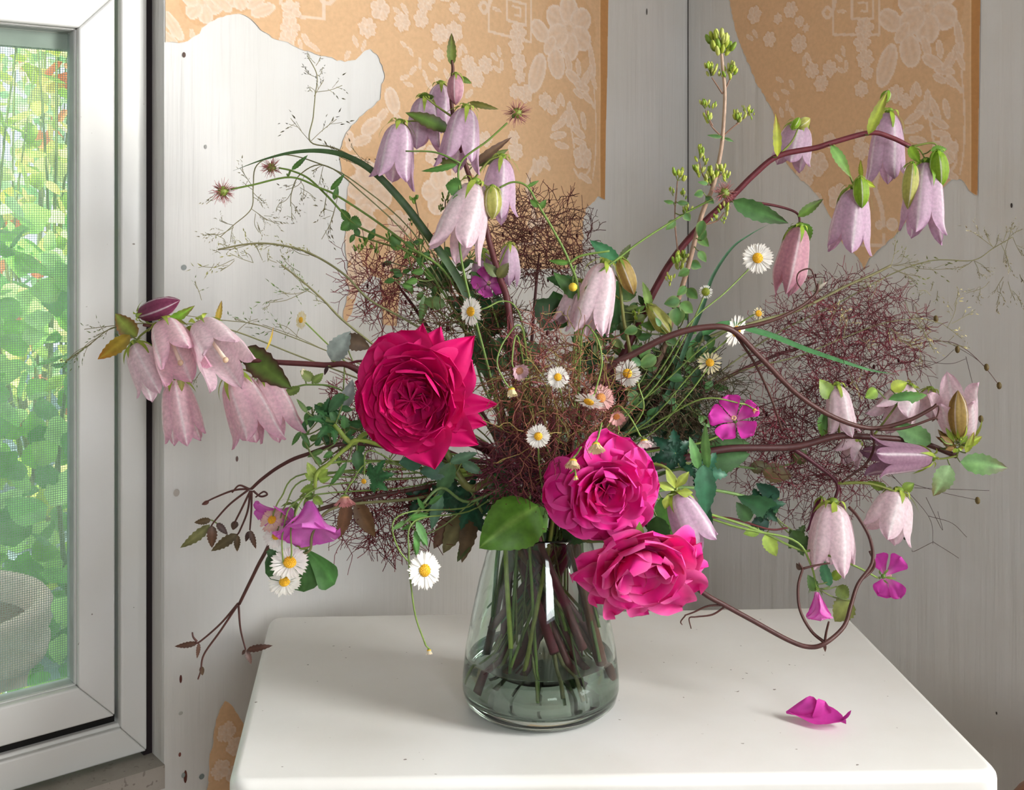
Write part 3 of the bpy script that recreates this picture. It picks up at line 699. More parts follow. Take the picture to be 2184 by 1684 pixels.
# ---- bellflowers
BC = dict(pale=('efdde2', 'dcb6c8'), mauve=('dcc2d4', 'bd92b4'), pink=('f2d4da', 'dca2be'), rosy=('d3a3ae', 'b47a90'), dark=('8f4a68', '74304e'), white=('f3e2e6', 'dcbccb'), dusk=('b592a6', '8e6580'), gold=('b9a05c', '8a6a3e'), green=('9cba3c', '6f9a2c'), ygreen=('c9c877', 'a8a850'))
def bell_mesh(mb, base, tip, wd, c1, c2, closed=0.0, flare=0.16, roll=0.0, vl=0.70, rs=rng, ragged=0.0):
    ax = tip-base; L = np.linalg.norm(ax); ax = ax/L; u = perp(ax); w_ = np.cross(ax, u); nv, nj = 16, 10
    pv = [0, .03, .09, .18, .32, .5, .7, 1]; pf = [.10, .34, .56, .72, .84, .93, 1.0, 1.0]
    if closed > 0.5: pv = [0, .05, .15, .35, .55, .75, .9, 1]; pf = [.2, .55, .82, 1.0, 1.0, .80, .42, .03]
    c1, c2 = np.asarray(c1), np.asarray(c2); rib = c1*0.35+np.array([.95, .9, .92])*0.65
    for k in range(5):
        V = []; C = []; f = []; fl = flare*(1+rs.uniform(-.5, .6)); lt = 1+rs.uniform(-.12, .10)*(1 if closed < .5 else 0); tw = rs.uniform(-.15, .15)*ragged
        for i in range(nv+1):
            v = i/nv; t = max(0, (v-vl)/(1-vl)); r0 = wd/2*np.interp(v, pv, pf)
            for j in range(nj+1):
                a = j/nj*2-1
                sq = 1.0 if (t == 0 or closed > .5) else (1-t**1.7)**0.75
                ph = (k+0.5*a*sq)*2*math.pi/5+roll+tw*t
                m_ = 1+0.07*math.cos(math.pi*a)*(0.4+v)
                r = r0*m_*(1+(fl*t*t*1.6 if closed < .5 else 0))
                vv = v if closed > .5 else v*(1 if t == 0 else 1+(lt-1)*t)
                rr = r*(1-0.10*t*(1-a*a) if closed < .5 else 1)
                V.append(base+ax*L*vv+rr*(u*math.cos(ph)+w_*math.sin(ph)))
                q = min(1, 0.15+0.6*t+0.35*abs(a)**3*(v > .1)+0.35*max(0, .25-v)*3); c = c1*(1-q)+c2*q
                if abs(a) < 0.05: c = rib
                C.append(c)
        n1 = nj+1
        for i in range(nv):
            for j in range(nj): f.append((i*n1+j, i*n1+j+1, (i+1)*n1+j+1, (i+1)*n1+j))
        mb.add(V, f, C)
def calyx_mesh(mb, base, ax, wd, L, cols=('a4b64a', '7f9a3a'), n=5, rs=rng, reflex=True):
    ax = unit(ax); u = perp(ax); w_ = np.cross(ax, u); r = wd*0.13
    sphere(mb, base-ax*r*0.1, r*0.9, lin(cols[1]), 8, 5, (1, 1, .8), axis=ax)
    for k in range(n):
        a = 2*math.pi*k/n+rs.uniform(-.15, .15); o = u*math.cos(a)+w_*math.sin(a); b = base+o*r*0.8
        blade(mb, b-ax*r*.3, b+o*wd*rs.uniform(.20, .36)+ax*L*rs.uniform(.20, .40), o, wd*0.115, pr_lance, bend=0.16, nv=6, nu=1, curl=rs.uniform(-.1, .25), col=lin(cols[0]), ctip=lin(cols[1]), rs=rs)
        if reflex:
            a += math.pi/n; o = u*math.cos(a)+w_*math.sin(a); b = base+o*r*0.8
            blade(mb, b, b+o*wd*rs.uniform(.16, .26)-ax*L*rs.uniform(0, .08), -ax, wd*0.09, pr_point, bend=0.2, curl=-0.6, nv=5, nu=1, col=lin('b4c458'), ctip=lin(cols[0]), rs=rs)
def bell(pl, b, t, w, kind='pale', d=None, dt=None, closed=0.0, flare=0.16, name='bell_flower', style=False, cal=('a4b64a', '7f9a3a'), vl=0.68, calyx=True, reflex=True, roll=None):
    d = d or pl.d; pb, pt = P(*b, d), P(*t, dt if dt else d); wd = w*d/F; rs = pl.rs; m = MB()
    bell_mesh(m, pb, pt, wd*0.88, lin(BC[kind][0]), lin(BC[kind][1]), closed, flare, rs.uniform(0, 1.2) if roll is None else roll, vl, rs)
    o = m.build(name, M_bell, pl.root)
    if calyx:
        m = MB(); calyx_mesh(m, pb, pt-pb, wd*(1.0 if closed < .5 else 1.25), np.linalg.norm(pt-pb), cal, 5, rs, reflex); m.build('calyx', M_leaf, o)
    if style:
        m = MB(); ax = pt-pb; tube(m, [pb+ax*0.3, pb+ax*0.82], [0.0012, 0.0016], lin('efe3d0'), 6); sphere(m, pb+ax*0.84, 0.0022, lin('e9d3b4'), 6, 4); m.build('style', M_petal, o)
    return o

A = Plant('bellflower_spray', 'bellflower spray of shell-pink bells reaching over the window frame', 'flower', [(900,905,.89),(760,787,.87),(690,778,.87),(590,772,.868),(510,766,.868),(440,764,.868),(398,738,.87),(345,702,.87),(305,692,.868)], .87, (0.0036, 0.0022, 0.0012), lin('47161f'), lin('5a3430'))
A.branch([(440,764),(430,735),(428,694)], col=OLIVE); A.branch([(345,702),(318,690),(298,670)], col=OLIVE); A.branch([(320,700),(300,715),(286,732)], col=OLIVE)
A.branch([(520,766),(505,780),(497,796)], col=OLIVE); A.branch([(590,772),(572,782),(562,802)], col=OLIVE); A.branch([(398,738,.88),(385,770,.88),(374,808,.88)], col=OLIVE)
bell(A, (560,800), (606,930), 100, 'pink', .886, .880)
bell(A, (497,795), (562,948), 112, 'pink', .87, .862)
bell(A, (372,808), (398,945), 92, 'pink', .884, .878)
bell(A, (286,733), (345,838), 88, 'pale', .872, .862)
bell(A, (350,690), (392,790), 108, 'pink', .868, .826, flare=.12, style=True)
bell(A, (428,694), (492,782), 116, 'pale', .866, .824, flare=.12, style=True)
bell(A, (296,672), (384,640), 50, 'dark', .868, .862, closed=1, name='bud')
A.leaf((292,718), (246,668), 46, .869, lin('7c8a3e'), cedge=lin('8a5a3a')); A.leaf((278,714), (208,766), 36, .867, lin('a08a34'), ctip=lin('b8742f')); A.leaf((350,692), (416,651), 24, .872, lin('6f9a35'), ctip=lin('6a3428'))
A.leaf((520,742), (624,830), 64, .874, lin('56702f'), cedge=lin('4a2026'), d2=.86); A.leaf((463,688), (473,640), 14, .868, lin('a8903c'), ctip=lin('4a2020')); A.leaf((566,748), (583,695), 9, .872, lin('c9b04c'), ctip=lin('7a2a2a'))
A.leaf((430,708), (402,704), 20, .866, lin('b8934a')); A.leaf((382,795), (388,835), 18, .866, lin('7d7a3a'))
A.done()

B = Plant('bellflower_spray', 'tall upright spray of lilac bells in front of the peach wallpaper', 'flower', [(1105,900,.91),(1085,660,.92),(1065,590,.925),(1045,520,.93),(1033,470,.93),(1006,390,.935),(980,310,.935),(966,245,.935),(962,190,.935),(966,150,.935),(964,128,.935)], .93, (0.0038, 0.0024, 0.0012), RED, BROWN)
B.branch([(966,250),(930,225),(905,205)], col=OLIVE); B.branch([(978,300),(910,262),(852,258)], col=OLIVE); B.branch([(972,262),(985,235),(994,230)], col=OLIVE); B.branch([(1006,390),(1040,345),(1068,332)], col=OLIVE); B.branch([(1030,460),(1020,420),(1012,390)], col=OLIVE)
B.branch([(1060,575),(1078,535),(1085,520)], col=OLIVE); B.branch([(1055,560),(1035,545),(1030,540)], col=OLIVE); B.branch([(1033,470),(1050,430),(1050,402)], col=OLIVE)
bell(B, (940,178), (935,278), 72, 'mauve', .955)
bell(B, (906,205), (903,325), 82, 'mauve', .945)
bell(B, (853,262), (836,392), 92, 'mauve', .925, .915)
bell(B, (994,230), (976,352), 92, 'mauve', .925, .915)
bell(B, (1070,335), (1055,468), 86, 'mauve', .94)
bell(B, (1014,390), (966,540), 118, 'pale', .912, .90)
bell(B, (972,158), (972,224), 40, 'rosy', .935, closed=1, name='bud')
bell(B, (1050,398), (1050,468), 44, 'ygreen', .905, closed=1, name='bud')
bell(B, (1087,520), (1086,608), 54, 'mauve', .935, closed=.0, flare=-.25)
bell(B, (1030,538), (1036,628), 66, 'mauve', .95)
B.leaf((964,140), (963,70), 22, .935, lin('6f7f3a'), ctip=lin('55302a')); B.leaf((958,278), (864,240), 36, .92, lin('55722f'), cedge=lin('50402a')); B.leaf((1000,218), (1064,233), 15, .93, lin('6b6a33'))
B.leaf((1006,356), (1092,292), 20, .935, lin('6a5540'), ctip=lin('5a3a38')); B.leaf((1004,352), (1085,318), 26, .94, lin('5d6a36')); B.leaf((925,206), (890,203), 20, .94, lin('5f7a34')); B.leaf((980,165), (1006,178), 14, .935, lin('5f7a34'))
B.leaf((975,350), (925,338), 20, .925, lin('5a6434')); B.leaf((1040,470), (1018,462), 34, .925, lin('5a3a30'), d2=.90); B.leaf((1060,590), (1030,560), 26, .92, lin('4f5a30')); B.leaf((1062,592), (1085,560), 26, .92, lin('5a5a30'))
B.done()

Cc = Plant('bellflower_spray', 'arching dark-stemmed spray of mauve bells in front of the tapering wallpaper strip', 'flower', [(1250,900,.93),(1335,745,.94),(1395,620,.945),(1440,545,.945),(1500,475,.945),(1560,420,.945),(1608,372,.945),(1660,332,.945),(1740,315,.945),(1775,304,.945),(1855,283,.945),(1900,293,.945),(1940,312,.945)], .945, (0.0040, 0.0026, 0.0020), lin('47181f'), lin('6b2c34'))
Cc.branch([(1560,428),(1610,432),(1660,440),(1700,455),(1706,482)], (0.0013, 0.0009), lin('5e2b30')); Cc.branch([(1660,332),(1690,300),(1706,262)], col=OLIVE); Cc.branch([(1775,306),(1800,345),(1822,398)], (0.0012, .0009), OLIVE); Cc.branch([(1855,283),(1880,240),(1895,232)], col=OLIVE); Cc.branch([(1940,312),(1960,318),(1975,342)], col=OLIVE); Cc.branch([(1945,312),(1990,305),(2002,322)], col=OLIVE)
bell(Cc, (1706,262), (1682,356), 88, 'mauve', .978, cal=('9cb83e', '7fa03a'))
bell(Cc, (1896,238), (1886,390), 86, 'mauve', .974, cal=('9cb83e', '7fa03a'))
bell(Cc, (1824,402), (1804,540), 96, 'mauve', .94, cal=('8fae3c', '6f8a34'))
bell(Cc, (1976,345), (1966,506), 98, 'mauve', .94, .932, cal=('8fb83a', '6f9a30'))
bell(Cc, (1706,482), (1674,622), 80, 'rosy', .935, flare=-.2, cal=('8fb03a', '6f9030'))
bell(Cc, (2000,322), (2006,400), 44, 'green', .93, closed=1, name='bud', cal=('9cc83c', '6f9a2c'))
bell(Cc, (1946,348), (1936,446), 38, 'ygreen', .93, closed=1, name='bud', cal=('8fb83a', '6f9a2c'))
bell(Cc, (1835,378), (1838,444), 38, 'green', .925, closed=1, name='bud', cal=('a4c040', '7f9a3a'))
bell(Cc, (1884,218), (1896,192), 24, 'green', .945, closed=1, name='bud'); bell(Cc, (1700,270), (1728,252), 26, 'ygreen', .945, closed=1, name='bud'); bell(Cc, (1690,275), (1705,250), 20, 'green', .94, closed=1, name='bud')
for (b, t, w_, c, ct) in (((1658,334),(1654,240),20,'a8b23e','7a3428'),((1852,287),(1893,194),26,'a8b84a','6a3a28'),((1772,310),(1814,378),26,'6f9a4a','7f8a3a'),((1562,428),(1682,476),44,'4f7a44','3a3a2a'),((1702,462),(1756,424),22,'5f7f34','4a3a28'),
                          ((1940,312),(1962,348),24,'8fb83a','6f8a30'),((1712,475),(1722,520),36,'5f8a34','4f7030'),((1700,480),(1682,520),30,'5f8a34','4f7030'),((1838,380),(1836,340),12,'a8b83a','7a5a2a'),((1840,385),(1868,400),14,'a8c03a','7a5a2a'),((1985,320),(2020,318),20,'6f9a3a','5a7a30')):
    Cc.leaf(b, t, w_, .938, lin(c), ctip=lin(ct))
Cc.done()

D = Plant('bellflower_spray', 'low spray of pale bells and one lying purple bell leaning against the grey wall', 'flower', [(1330,1010,.90),(1480,972,.905),(1560,956,.91),(1690,953,.92),(1785,930,.925),(1860,932,.93),(1960,942,.94),(2040,972,.945)], .94, (0.0034, 0.0030, 0.0022), lin('3a1520'), lin('4a2a26'))
D.branch([(1790,930),(1788,880),(1785,822)], d=.935, col=OLIVE); D.branch([(1860,932),(1900,880),(1935,832)], d=.94, col=OLIVE); D.branch([(2040,972),(2048,950),(2050,938)], col=OLIVE); D.branch([(2040,972),(2010,978),(1986,976)], col=OLIVE)
D.branch([(1690,955),(1740,990),(1785,1030),(1778,1072)], (0.002, 0.0012), lin('4f1f2b'), d=.925); D.branch([(1785,1030),(1850,1030),(1912,1048)], (0.0014, .001), OLIVE, d=.925)
bell(D, (2052,940), (2030,826), 104, 'pale', .955, .935)
bell(D, (2046,932), (2043,832), 46, 'gold', .925, closed=1, name='bud', cal=('a8b83a', '7f9a30'))
bell(D, (1988,975), (1846,978), 78, 'dusk', .925, .915, flare=.2)
bell(D, (1785,820), (1796,932), 70, 'pale', .94, .935); bell(D, (1828,940), (1800,978), 66, 'pale', .945, .94, vl=.5)
bell(D, (1940,826), (1898,898), 96, 'pale', .955, .94); bell(D, (1985,830), (1975,892), 70, 'pale', .965)
bell(D, (1776,1072), (1770,1212), 112, 'pale', .915, .905, flare=.05); bell(D, (1916,1048), (1884,1146), 106, 'white', .93, .92)
bell(D, (1752,1062), (1742,1130), 40, 'dark', .94, closed=.0)
for (b, t, w_, c, ct) in (((2048,985),(2150,998),48,'6f9a5a','5a3a2a'),((2026,992),(1990,1058),46,'8fb07a','7a5a3a'),((1985,945),(1902,902),50,'6f9a62','4f7a44'),((1895,852),(1978,842),30,'4f8040','6f9a4a'),((1770,850),(1748,808),40,'6f8a34','8fa83c'),((1765,880),(1752,930),44,'4f7a3c','6f9a3a'),
                          ((1785,880),(1825,900),30,'5f8a40','7f9a3a'),((1870,830),(1845,848),30,'8fb050','6f9a3a'),((1900,830),(1935,815),30,'a8b84a','8fa83c'),((1925,1045),(1950,1030),24,'7f9a3a','5a7a2a'),((1890,1040),(1850,1025),24,'6f8a34','5a702a'),((2058,950),(2095,930),20,'9ab03a','7a6a2a'),((2035,960),(2000,915),22,'8a7a3a','6a3a2a'),((2040,955),(1995,930),14,'7a5a3a','6a3a2a'),((2060,965),(2078,920),16,'a8b84a','8a4a2a')):
    D.leaf(b, t, w_, .935, lin(c), ctip=lin(ct))
for k in range(18):
    a = D.rs.uniform(0, 6.28); q = (2035+math.cos(a)*30, 935+math.sin(a)*30); D.leaf((2040+math.cos(a)*8, 948+math.sin(a)*8), q, 11, .925, lin(['9ab03a', '8a6a3a', '7f9a3a'][k % 3]), prof=pr_point, name='sepal', ser=0)
D.done()

E = Plant('bellflower_spray', 'faded bellflower pair with a golden bud in the middle of the bouquet', 'flower', [(1330,860,.92),(1345,770,.92),(1330,680,.925),(1322,600,.93),(1320,556,.93)], .93, (0.0034, 0.0018, 0.0010), RED, OLIVE)
E.branch([(1322,600),(1300,575),(1290,562)], col=OLIVE); E.branch([(1326,640),(1270,600),(1240,598)], col=OLIVE)
bell(E, (1290,560), (1254,706), 96, 'pale', .915, .905); bell(E, (1242,602), (1212,698), 76, 'pale', .93, .925)
bell(E, (1322,552), (1352,628), 42, 'gold', .925, closed=1, name='bud', cal=('8fae4a', '7f8a3a')); bell(E, (1384,652), (1426,706), 46, 'ygreen', .92, closed=.0, flare=-.3, cal=('9fae4a', '7f8a3a'))
for (b, t, w_, c) in (((1262,720),(1318,598),84,'3f6a38'),((1320,560),(1258,512),34,'3f7a50'),((1322,560),(1345,520),20,'5f6a40'),((1385,660),(1370,600),24,'7fa04a'),((1240,610),(1165,592),34,'3f6a3a'),((1200,690),(1140,640),80,'35582f'),((1340,700),(1300,640),60,'4a5a30'),((1345,640),(1330,600),40,'4f6a3a')):
    E.leaf(b, t, w_, .94, lin(c))
E.done()

Fb = Plant('bellflower_spray', 'single silvery mauve bell hanging beside the upper pink rose', 'flower', [(1300,1000,.86),(1400,990,.85),(1440,1020,.845),(1442,1052,.84)], .84, (0.0018, 0.0010), OLIVE)
bell(Fb, (1440,1052), (1500,1172), 96, 'mauve', .845, .835, cal=('a4c040', '8aa83a'))
for (b, t) in (((1440,1040),(1420,1000)),((1440,1040),(1470,1005)),((1438,1045),(1400,1030)),((1445,1050),(1478,1050)),((1425,1055),(1418,1085))):
    Fb.leaf(b, t, 20, .838, lin('9fb04a'), prof=pr_point, ser=0, name='sepal')
Fb.done()

# ================================================================== ROSES
def on_plane(px, py, c, a):
    r = np.array([(px-CX)/F, 1.0, -(py-HY)/F]); o = np.array([0, 0, CAMZ]); l = np.dot(c-o, a)/np.dot(r, a); return o+r*l
def rose(label, stem_px, cpx, d, R, axis, outer, rings, cols, seed, quarter=10, rf=0.05):
    """petal by petal: an explicit outer ring, cupped inner rings, folded heart"""
    rs = np.random.RandomState(seed); c = P(*cpx, d); a = unit(np.array(axis, float)); R = R*d/F
    X = unit(np.cross(np.array([0, 0, 1.0]), a)*-1); X = X if X[0] > 0 else -X; Y = np.cross(a, X); Y = Y if Y[2] > 0 else -Y
    pth = stalk(stem_px, d); back = c-a*R*0.55
    pth = np.vstack([pth, spline([pth[-1], back-a*R*0.3+(pth[-1]-back)*0.2, back], 5)[1:]])
    root = thing('rose', label, 'flower', pth[0])
    m = MB(); tube(m, pth, [0.0042, 0.0030, 0.0022], lin('6a3a30'), 8, lin('5f7a3a')); m.build('stem', M_stem, root)
    m = MB(); sphere(m, back, R*0.17, lin('6f8a3c'), 8, 5)
    for k in range(5):
        q = 2*math.pi*k/5+.3; o = X*math.cos(q)+Y*math.sin(q); blade(m, back+o*R*.1, back+o*R*.55-a*R*.1, a, R*.2, pr_point, bend=.1, nv=6, nu=1, col=lin('6f8f3e'), rs=rs)
    m.build('calyx', M_leaf, root)
    hub = c-a*R*0.42
    main, edge, deep = lin(cols[0]), lin(cols[1]), lin(cols[2])
    def vary(): f = rs.uniform(.86, 1.12); return main*f
    def put(b, t, n, wd, prof, **k):
        m = MB(); kw = dict(nv=16, nu=7, col=vary(), cedge=edge, cbase=deep, rs=rs, ruffle=0.05); kw.update(k); blade(m, b, t, n, wd, prof, **kw); m.build('petal', M_rose, root)
    for (x, y, wd, pt, h) in outer:
        t = on_plane(x, y, c+a*R*h, a); o = unit((t-hub)-a*np.dot(t-hub, a)); b = hub+o*R*0.10
        put(b, t, a+o*0.15, wd*d/F, pr_point if pt else pr_rose, bend=0.10, cup=0.15, curl=-0.12, ruffle=rf)
    for (n, rad, h, wd, tilt, cup, off) in rings:
        for k in range(n):
            q = off+2*math.pi*(k+rs.uniform(-.25, .25))/n; o = X*math.cos(q)+Y*math.sin(q); rr = rad*rs.uniform(.9, 1.1)
            t = c+o*R*rr+a*R*(h+rs.uniform(-.06, .06)); b = hub+o*R*rr*0.30
            put(b, t, a*math.cos(tilt)-o*math.sin(tilt), R*wd*rs.uniform(.85, 1.2), pr_rose, bend=-0.12, cup=cup*.75, curl=-0.20*rs.uniform(.2, 1.5), ruffle=rf)
    for k in range(quarter):
        q = 2*math.pi*k/quarter+rs.uniform(-.2, .2); o = X*math.cos(q)+Y*math.sin(q); s = np.cross(a, o)
        rr = rs.uniform(.12, .34); t = c+o*R*rr+a*R*rs.uniform(-.12, .06); b = hub+o*R*rr*.45
        put(b, t, s*rs.choice([-1, 1])*rs.uniform(.6, 1)-o*.5, R*rs.uniform(.35, .6), pr_rose, bend=0.1, cup=0.6, curl=-.15, ruffle=.10)
    return root
rose('deep crimson-pink full rose, the darkest and largest bloom of the bouquet', [(1000,1040,.86),(950,960,.86)], (878,852), .80, 118, (-0.16, -1.0, 0.02),
     [(800,716,118,0,-.35),(850,700,130,0,-.35),(898,684,90,1,-.42),(938,692,96,1,-.40),(1014,712,100,1,-.40),(1008,770,120,0,-.3),(1066,866,56,1,-.5),(1042,912,72,1,-.5),(1022,956,96,1,-.42),(925,1010,130,1,-.36),(860,972,120,0,-.3),(790,945,120,0,-.3),(752,880,110,0,-.3),(748,815,104,1,-.32),(775,748,120,0,-.3),(965,940,120,0,-.28),(985,850,130,0,-.26)],
     [(8, .95, .00, 1.0, .45, .35, .2), (8, .82, .12, .95, .8, .5, .6), (8, .70, .18, .85, 1.05, .6, .1), (8, .58, .18, .75, 1.2, .7, .4), (7, .46, .13, .62, 1.3, .8, .9)],
     ('cf0064', 'd82474', '8c0042'), 11, 18)
rose('loose mid-pink rose with crumpled petals hanging over the vase rim', [(1230,1120,.87),(1260,1090,.86)], (1296,1052), .795, 100, (0.10, -1.0, -0.10),
     [(1300,918,110,0,-.30),(1350,936,110,0,-.36),(1398,985,110,0,-.36),(1414,1035,90,0,-.40),(1400,1090,100,0,-.3),(1370,1140,110,0,-.3),(1300,1160,120,0,-.3),(1245,1152,120,0,-.36),(1195,1128,120,0,-.40),(1152,1075,120,0,-.46),(1156,1022,120,0,-.46),(1200,975,120,0,-.42),(1250,940,110,0,-.36)],
     [(6, .92, -.02, .95, .3, .2, .3), (6, .74, .18, .9, .55, .3, .8), (5, .55, .32, .75, .7, .4, .2), (5, .36, .36, .62, .9, .5, .5), (4, .2, .36, .5, 1.1, .6, .5)],
     ('e01c8c', 'e650a6', 'b80c68'), 23, 7, rf=.10)
rose('open bright pink rose drooping in front of the glass vase', [(1240,1140,.87),(1290,1150,.85)], (1372,1224), .785, 128, (0.16, -1.0, -0.62),
     [(1422,1150,90,0,-.3),(1490,1152,110,0,-.3),(1506,1190,120,0,-.25),(1520,1218,80,1,-.3),(1500,1272,110,0,-.2),(1462,1312,110,0,-.2),(1388,1322,100,0,-.25),(1312,1328,96,0,-.3),(1272,1302,100,0,-.3),(1216,1246,100,0,-.3),(1226,1204,110,0,-.3),(1290,1166,120,0,-.3),(1350,1150,110,0,-.3),(1330,1290,110,0,-.2)],
     [(6, .84, .04, .95, .35, .2, .3), (5, .64, .18, .9, .7, .35, .7), (5, .48, .24, .75, .95, .45, .1), (4, .32, .22, .6, 1.2, .5, .4)],
     ('e6248f', 'f06aae', 'c00f6c'), 37, 7, rf=.09)

# ================================================================== DAISIES
def daisy_head(parent, c, n, r, rs, npet=34, colp=('fbfaf6', 'f6f2ea'), disc='e8b32c', open_=1.0, name='flower_head', dr=0.34):
    """ray petals round a dome; open_ 1 = flat, 0 = shut like a bell"""
    n = unit(n); u = perp(n); w_ = np.cross(n, u); m = MB()
    for k in range(npet):
        q = 2*math.pi*(k+rs.uniform(-.3, .3))/npet; o = u*math.cos(q)+w_*math.sin(q); el = (1-open_)*1.35+rs.uniform(-.14, .10)
        dv = o*math.cos(el)+n*math.sin(el); b = c+o*r*dr*0.75-n*r*0.03; L = r*(1-dr*.7)*rs.uniform(.88, 1.06)
        blade(m, b, b+dv*L, n*math.cos(el)-o*math.sin(el), r*0.205, pr_obov, bend=0.07*rs.uniform(-1, 1), cup=0.3, nv=4, nu=1, col=lin(colp[0]), ctip=lin(colp[1]), rs=rs)
    o = m.build(name, M_petal, parent)
    m = MB(); sphere(m, c, r*dr, lin(disc), 12, 6, (1, 1, .5), n)
    for k in range(46):
        rr = r*dr*0.93*math.sqrt((k+.5)/46); q = k*2.39996; z = r*dr*.5*math.sqrt(max(0, 1-(rr/(r*dr))**2)); p = c+(u*math.cos(q)+w_*math.sin(q))*rr+n*z
        sphere(m, p, r*dr*.10, lin(disc)*rs.uniform(.8, 1.15), 4, 3)
    m.build('disc', M_stem, o)
    m = MB(); lathe(m, [(r*.05, -r*.26), (r*.2, -r*.2), (r*dr*.92, -r*.06), (r*dr*.9, r*.0)], c, lin('7f9a4a'), 12, n)
    m.build('calyx', M_leaf, o); return o
_dn = 0
def daisy(label, x, y, r, n, stem, d=.84, **k):
    pl = Plant('fleabane_daisy', label, 'flower', stem, d, (0.0008, 0.0006, 0.0006), lin('46582f'), lin('7d964a'), sides=5)
    c_ = P(x, y, d); bk = c_-unit(np.array(n, float))*r*d/F*.24; tube(pl.stem, spline([pl.path[-2], pl.path[-1], bk], 4), 0.0006, lin('7d964a'), 5)
    daisy_head(pl.root, c_, np.array(n, float), r*d/F, pl.rs, **k); return pl.done()
FADE = dict(colp=('e3b9b4', 'd79a9c'), disc='c98a4a')
CREAM = dict(colp=('efe6c4', 'e8dcae'))
daisy('white daisy held flat to the room below the wallpaper point', 1616, 550, 34, (-.05, -1, .1), [(1400,800,.88),(1470,690,.88),(1545,625,.89),(1605,566,.905)], .89)
daisy('white daisy turned to the window above the crimson rose', 1004, 664, 32, (-.75, -.8, .05), [(1140,900,.86),(1120,720,.85),(1100,655,.845),(1070,642,.845),(1040,655,.84),(1020,662,.842)], .84)
daisy('little cream daisy alone on a thin stalk by the grasses', 642, 682, 20, (-.75, -.7, .1), [(900,880,.9),(760,790,.9),(700,735,.9),(656,692,.9)], .90, **CREAM)
daisy('white daisy with an orange-yellow eye below the dark vine', 1338, 796, 30, (-.25, -1, .15), [(1300,960,.86),(1370,880,.85),(1360,815,.85)], .84)
daisy('tilted white daisy where the dark vine forks', 1570, 706, 36, (.75, -.75, -.25), [(1380,900,.9),(1480,790,.9),(1550,725,.9)], .90)
daisy('half-dropped cream daisy with missing petals', 1514, 773, 27, (-.2, -.9, .5), [(1380,930,.9),(1460,850,.9),(1510,785,.9)], .89, npet=18, **CREAM)
daisy('white daisy caught inside the purple smoke plume', 1190, 804, 25, (0, -1, .1), [(1180,1000,.86),(1200,880,.83),(1192,815,.81)], .79)
daisy('white daisy seen edge-on hanging from an arched stalk', 1256, 856, 34, (-.35, -.55, -.85), [(1230,1000,.86),(1240,720,.82),(1268,712,.80),(1284,770,.795),(1268,840,.795)], .79)
daisy('dusky pink faded daisy behind the edge-on daisy', 1282, 848, 30, (.2, -.9, .3), [(1280,980,.86),(1290,900,.84),(1283,860,.82)], .81, **FADE)
daisy('white daisy at the foot of the purple smoke plume', 1148, 930, 27, (0, -1, .0), [(1160,1050,.86),(1150,990,.82),(1148,945,.80)], .785)
daisy('small white daisy hanging like a bell above the pink rose', 1374, 940, 24, (.1, -.5, -.9), [(1280,960,.85),(1310,870,.83),(1340,885,.82),(1366,930,.815)], .81, open_=.45)
daisy('closed cream daisy nodding from a hooked stalk', 1091, 830, 22, (.1, -.4, -.95), [(1130,900,.85),(1115,705,.80),(1080,720,.795),(1060,770,.79),(1075,810,.79),(1086,826,.79)], .79, open_=.12, **CREAM)
daisy('closed pinkish daisy beside the nodding cream one', 1108, 790, 26, (.2, -.9, -.1), [(1140,900,.85),(1105,720,.81),(1092,770,.80),(1100,790,.80)], .80, open_=.3, colp=('dcc0c8', 'c9a0ae'), disc='b98a6a')
daisy('withered cream daisy lying against the loose pink rose', 1222, 982, 26, (-.1, -.5, -.9), [(1200,1010,.86),(1238,955,.775),(1230,968,.765)], .76, open_=.25, colp=('e6d2b0', 'd8bd96'))
daisy('withered cream daisy at the top of the loose pink rose', 1271, 948, 28, (0, -.55, -.85), [(1250,1000,.86),(1282,905,.78),(1276,932,.765)], .76, open_=.3, colp=('ecdcb8', 'dcc398'))
daisy('faded salmon daisy between two white ones above the pink rose', 1315, 888, 22, (.1, -.9, -.4), [(1300,980,.86),(1320,915,.83)], .81, open_=.5, **FADE)
daisy('bright white daisy dangling in front of the table shadow', 906, 1216, 40, (.55, -.85, .25), [(1000,1080,.86),(880,1090,.82),(838,1115,.81),(850,1170,.80),(886,1212,.80)], .80, npet=44)
daisy('white daisy lying tilted over the round green leaf', 618, 1199, 42, (.15, -.62, .8), [(880,1020,.88),(680,1040,.85),(625,1110,.84),(622,1180,.84)], .84, npet=40)
daisy('lowest white daisy hanging below the round green leaf', 607, 1240, 36, (0, -.6, .8), [(860,1040,.88),(650,1060,.85),(604,1130,.84),(606,1225,.84)], .84, npet=38)
daisy('blush daisy behind the hanging pink cranesbill', 580, 1108, 28, (-.2, -.7, .55), [(860,1010,.88),(650,1010,.86),(600,1060,.855),(583,1095,.855)], .855, colp=('f0d8c8', 'e6b8b0'))
daisy('white daisy just below the blush daisy', 589, 1142, 28, (.0, -.7, .6), [(860,1020,.88),(660,1020,.86),(610,1075,.855),(592,1130,.855)], .852)
daisy('tiny white daisy under the crimson rose', 776, 1026, 17, (-.3, -.9, -.1), [(900,1010,.87),(790,960,.85),(777,1008,.845)], .84, npet=22)
daisy('wilted pink daisy hanging among brown leaves', 735, 1062, 32, (.1, -.4, -.9), [(900,1000,.88),(790,985,.86),(745,1035,.85)], .85, open_=.4, colp=('e0a8a4', 'd08a8c'), disc='c9a070')
daisy('tiny green-eyed daisy bud ringed with white on the curved blade', 1505, 622, 15, (-.1, -1, .1), [(1400,820,.9),(1470,700,.9),(1500,635,.9)], .895, npet=20, disc='7f8a2a', dr=.6)
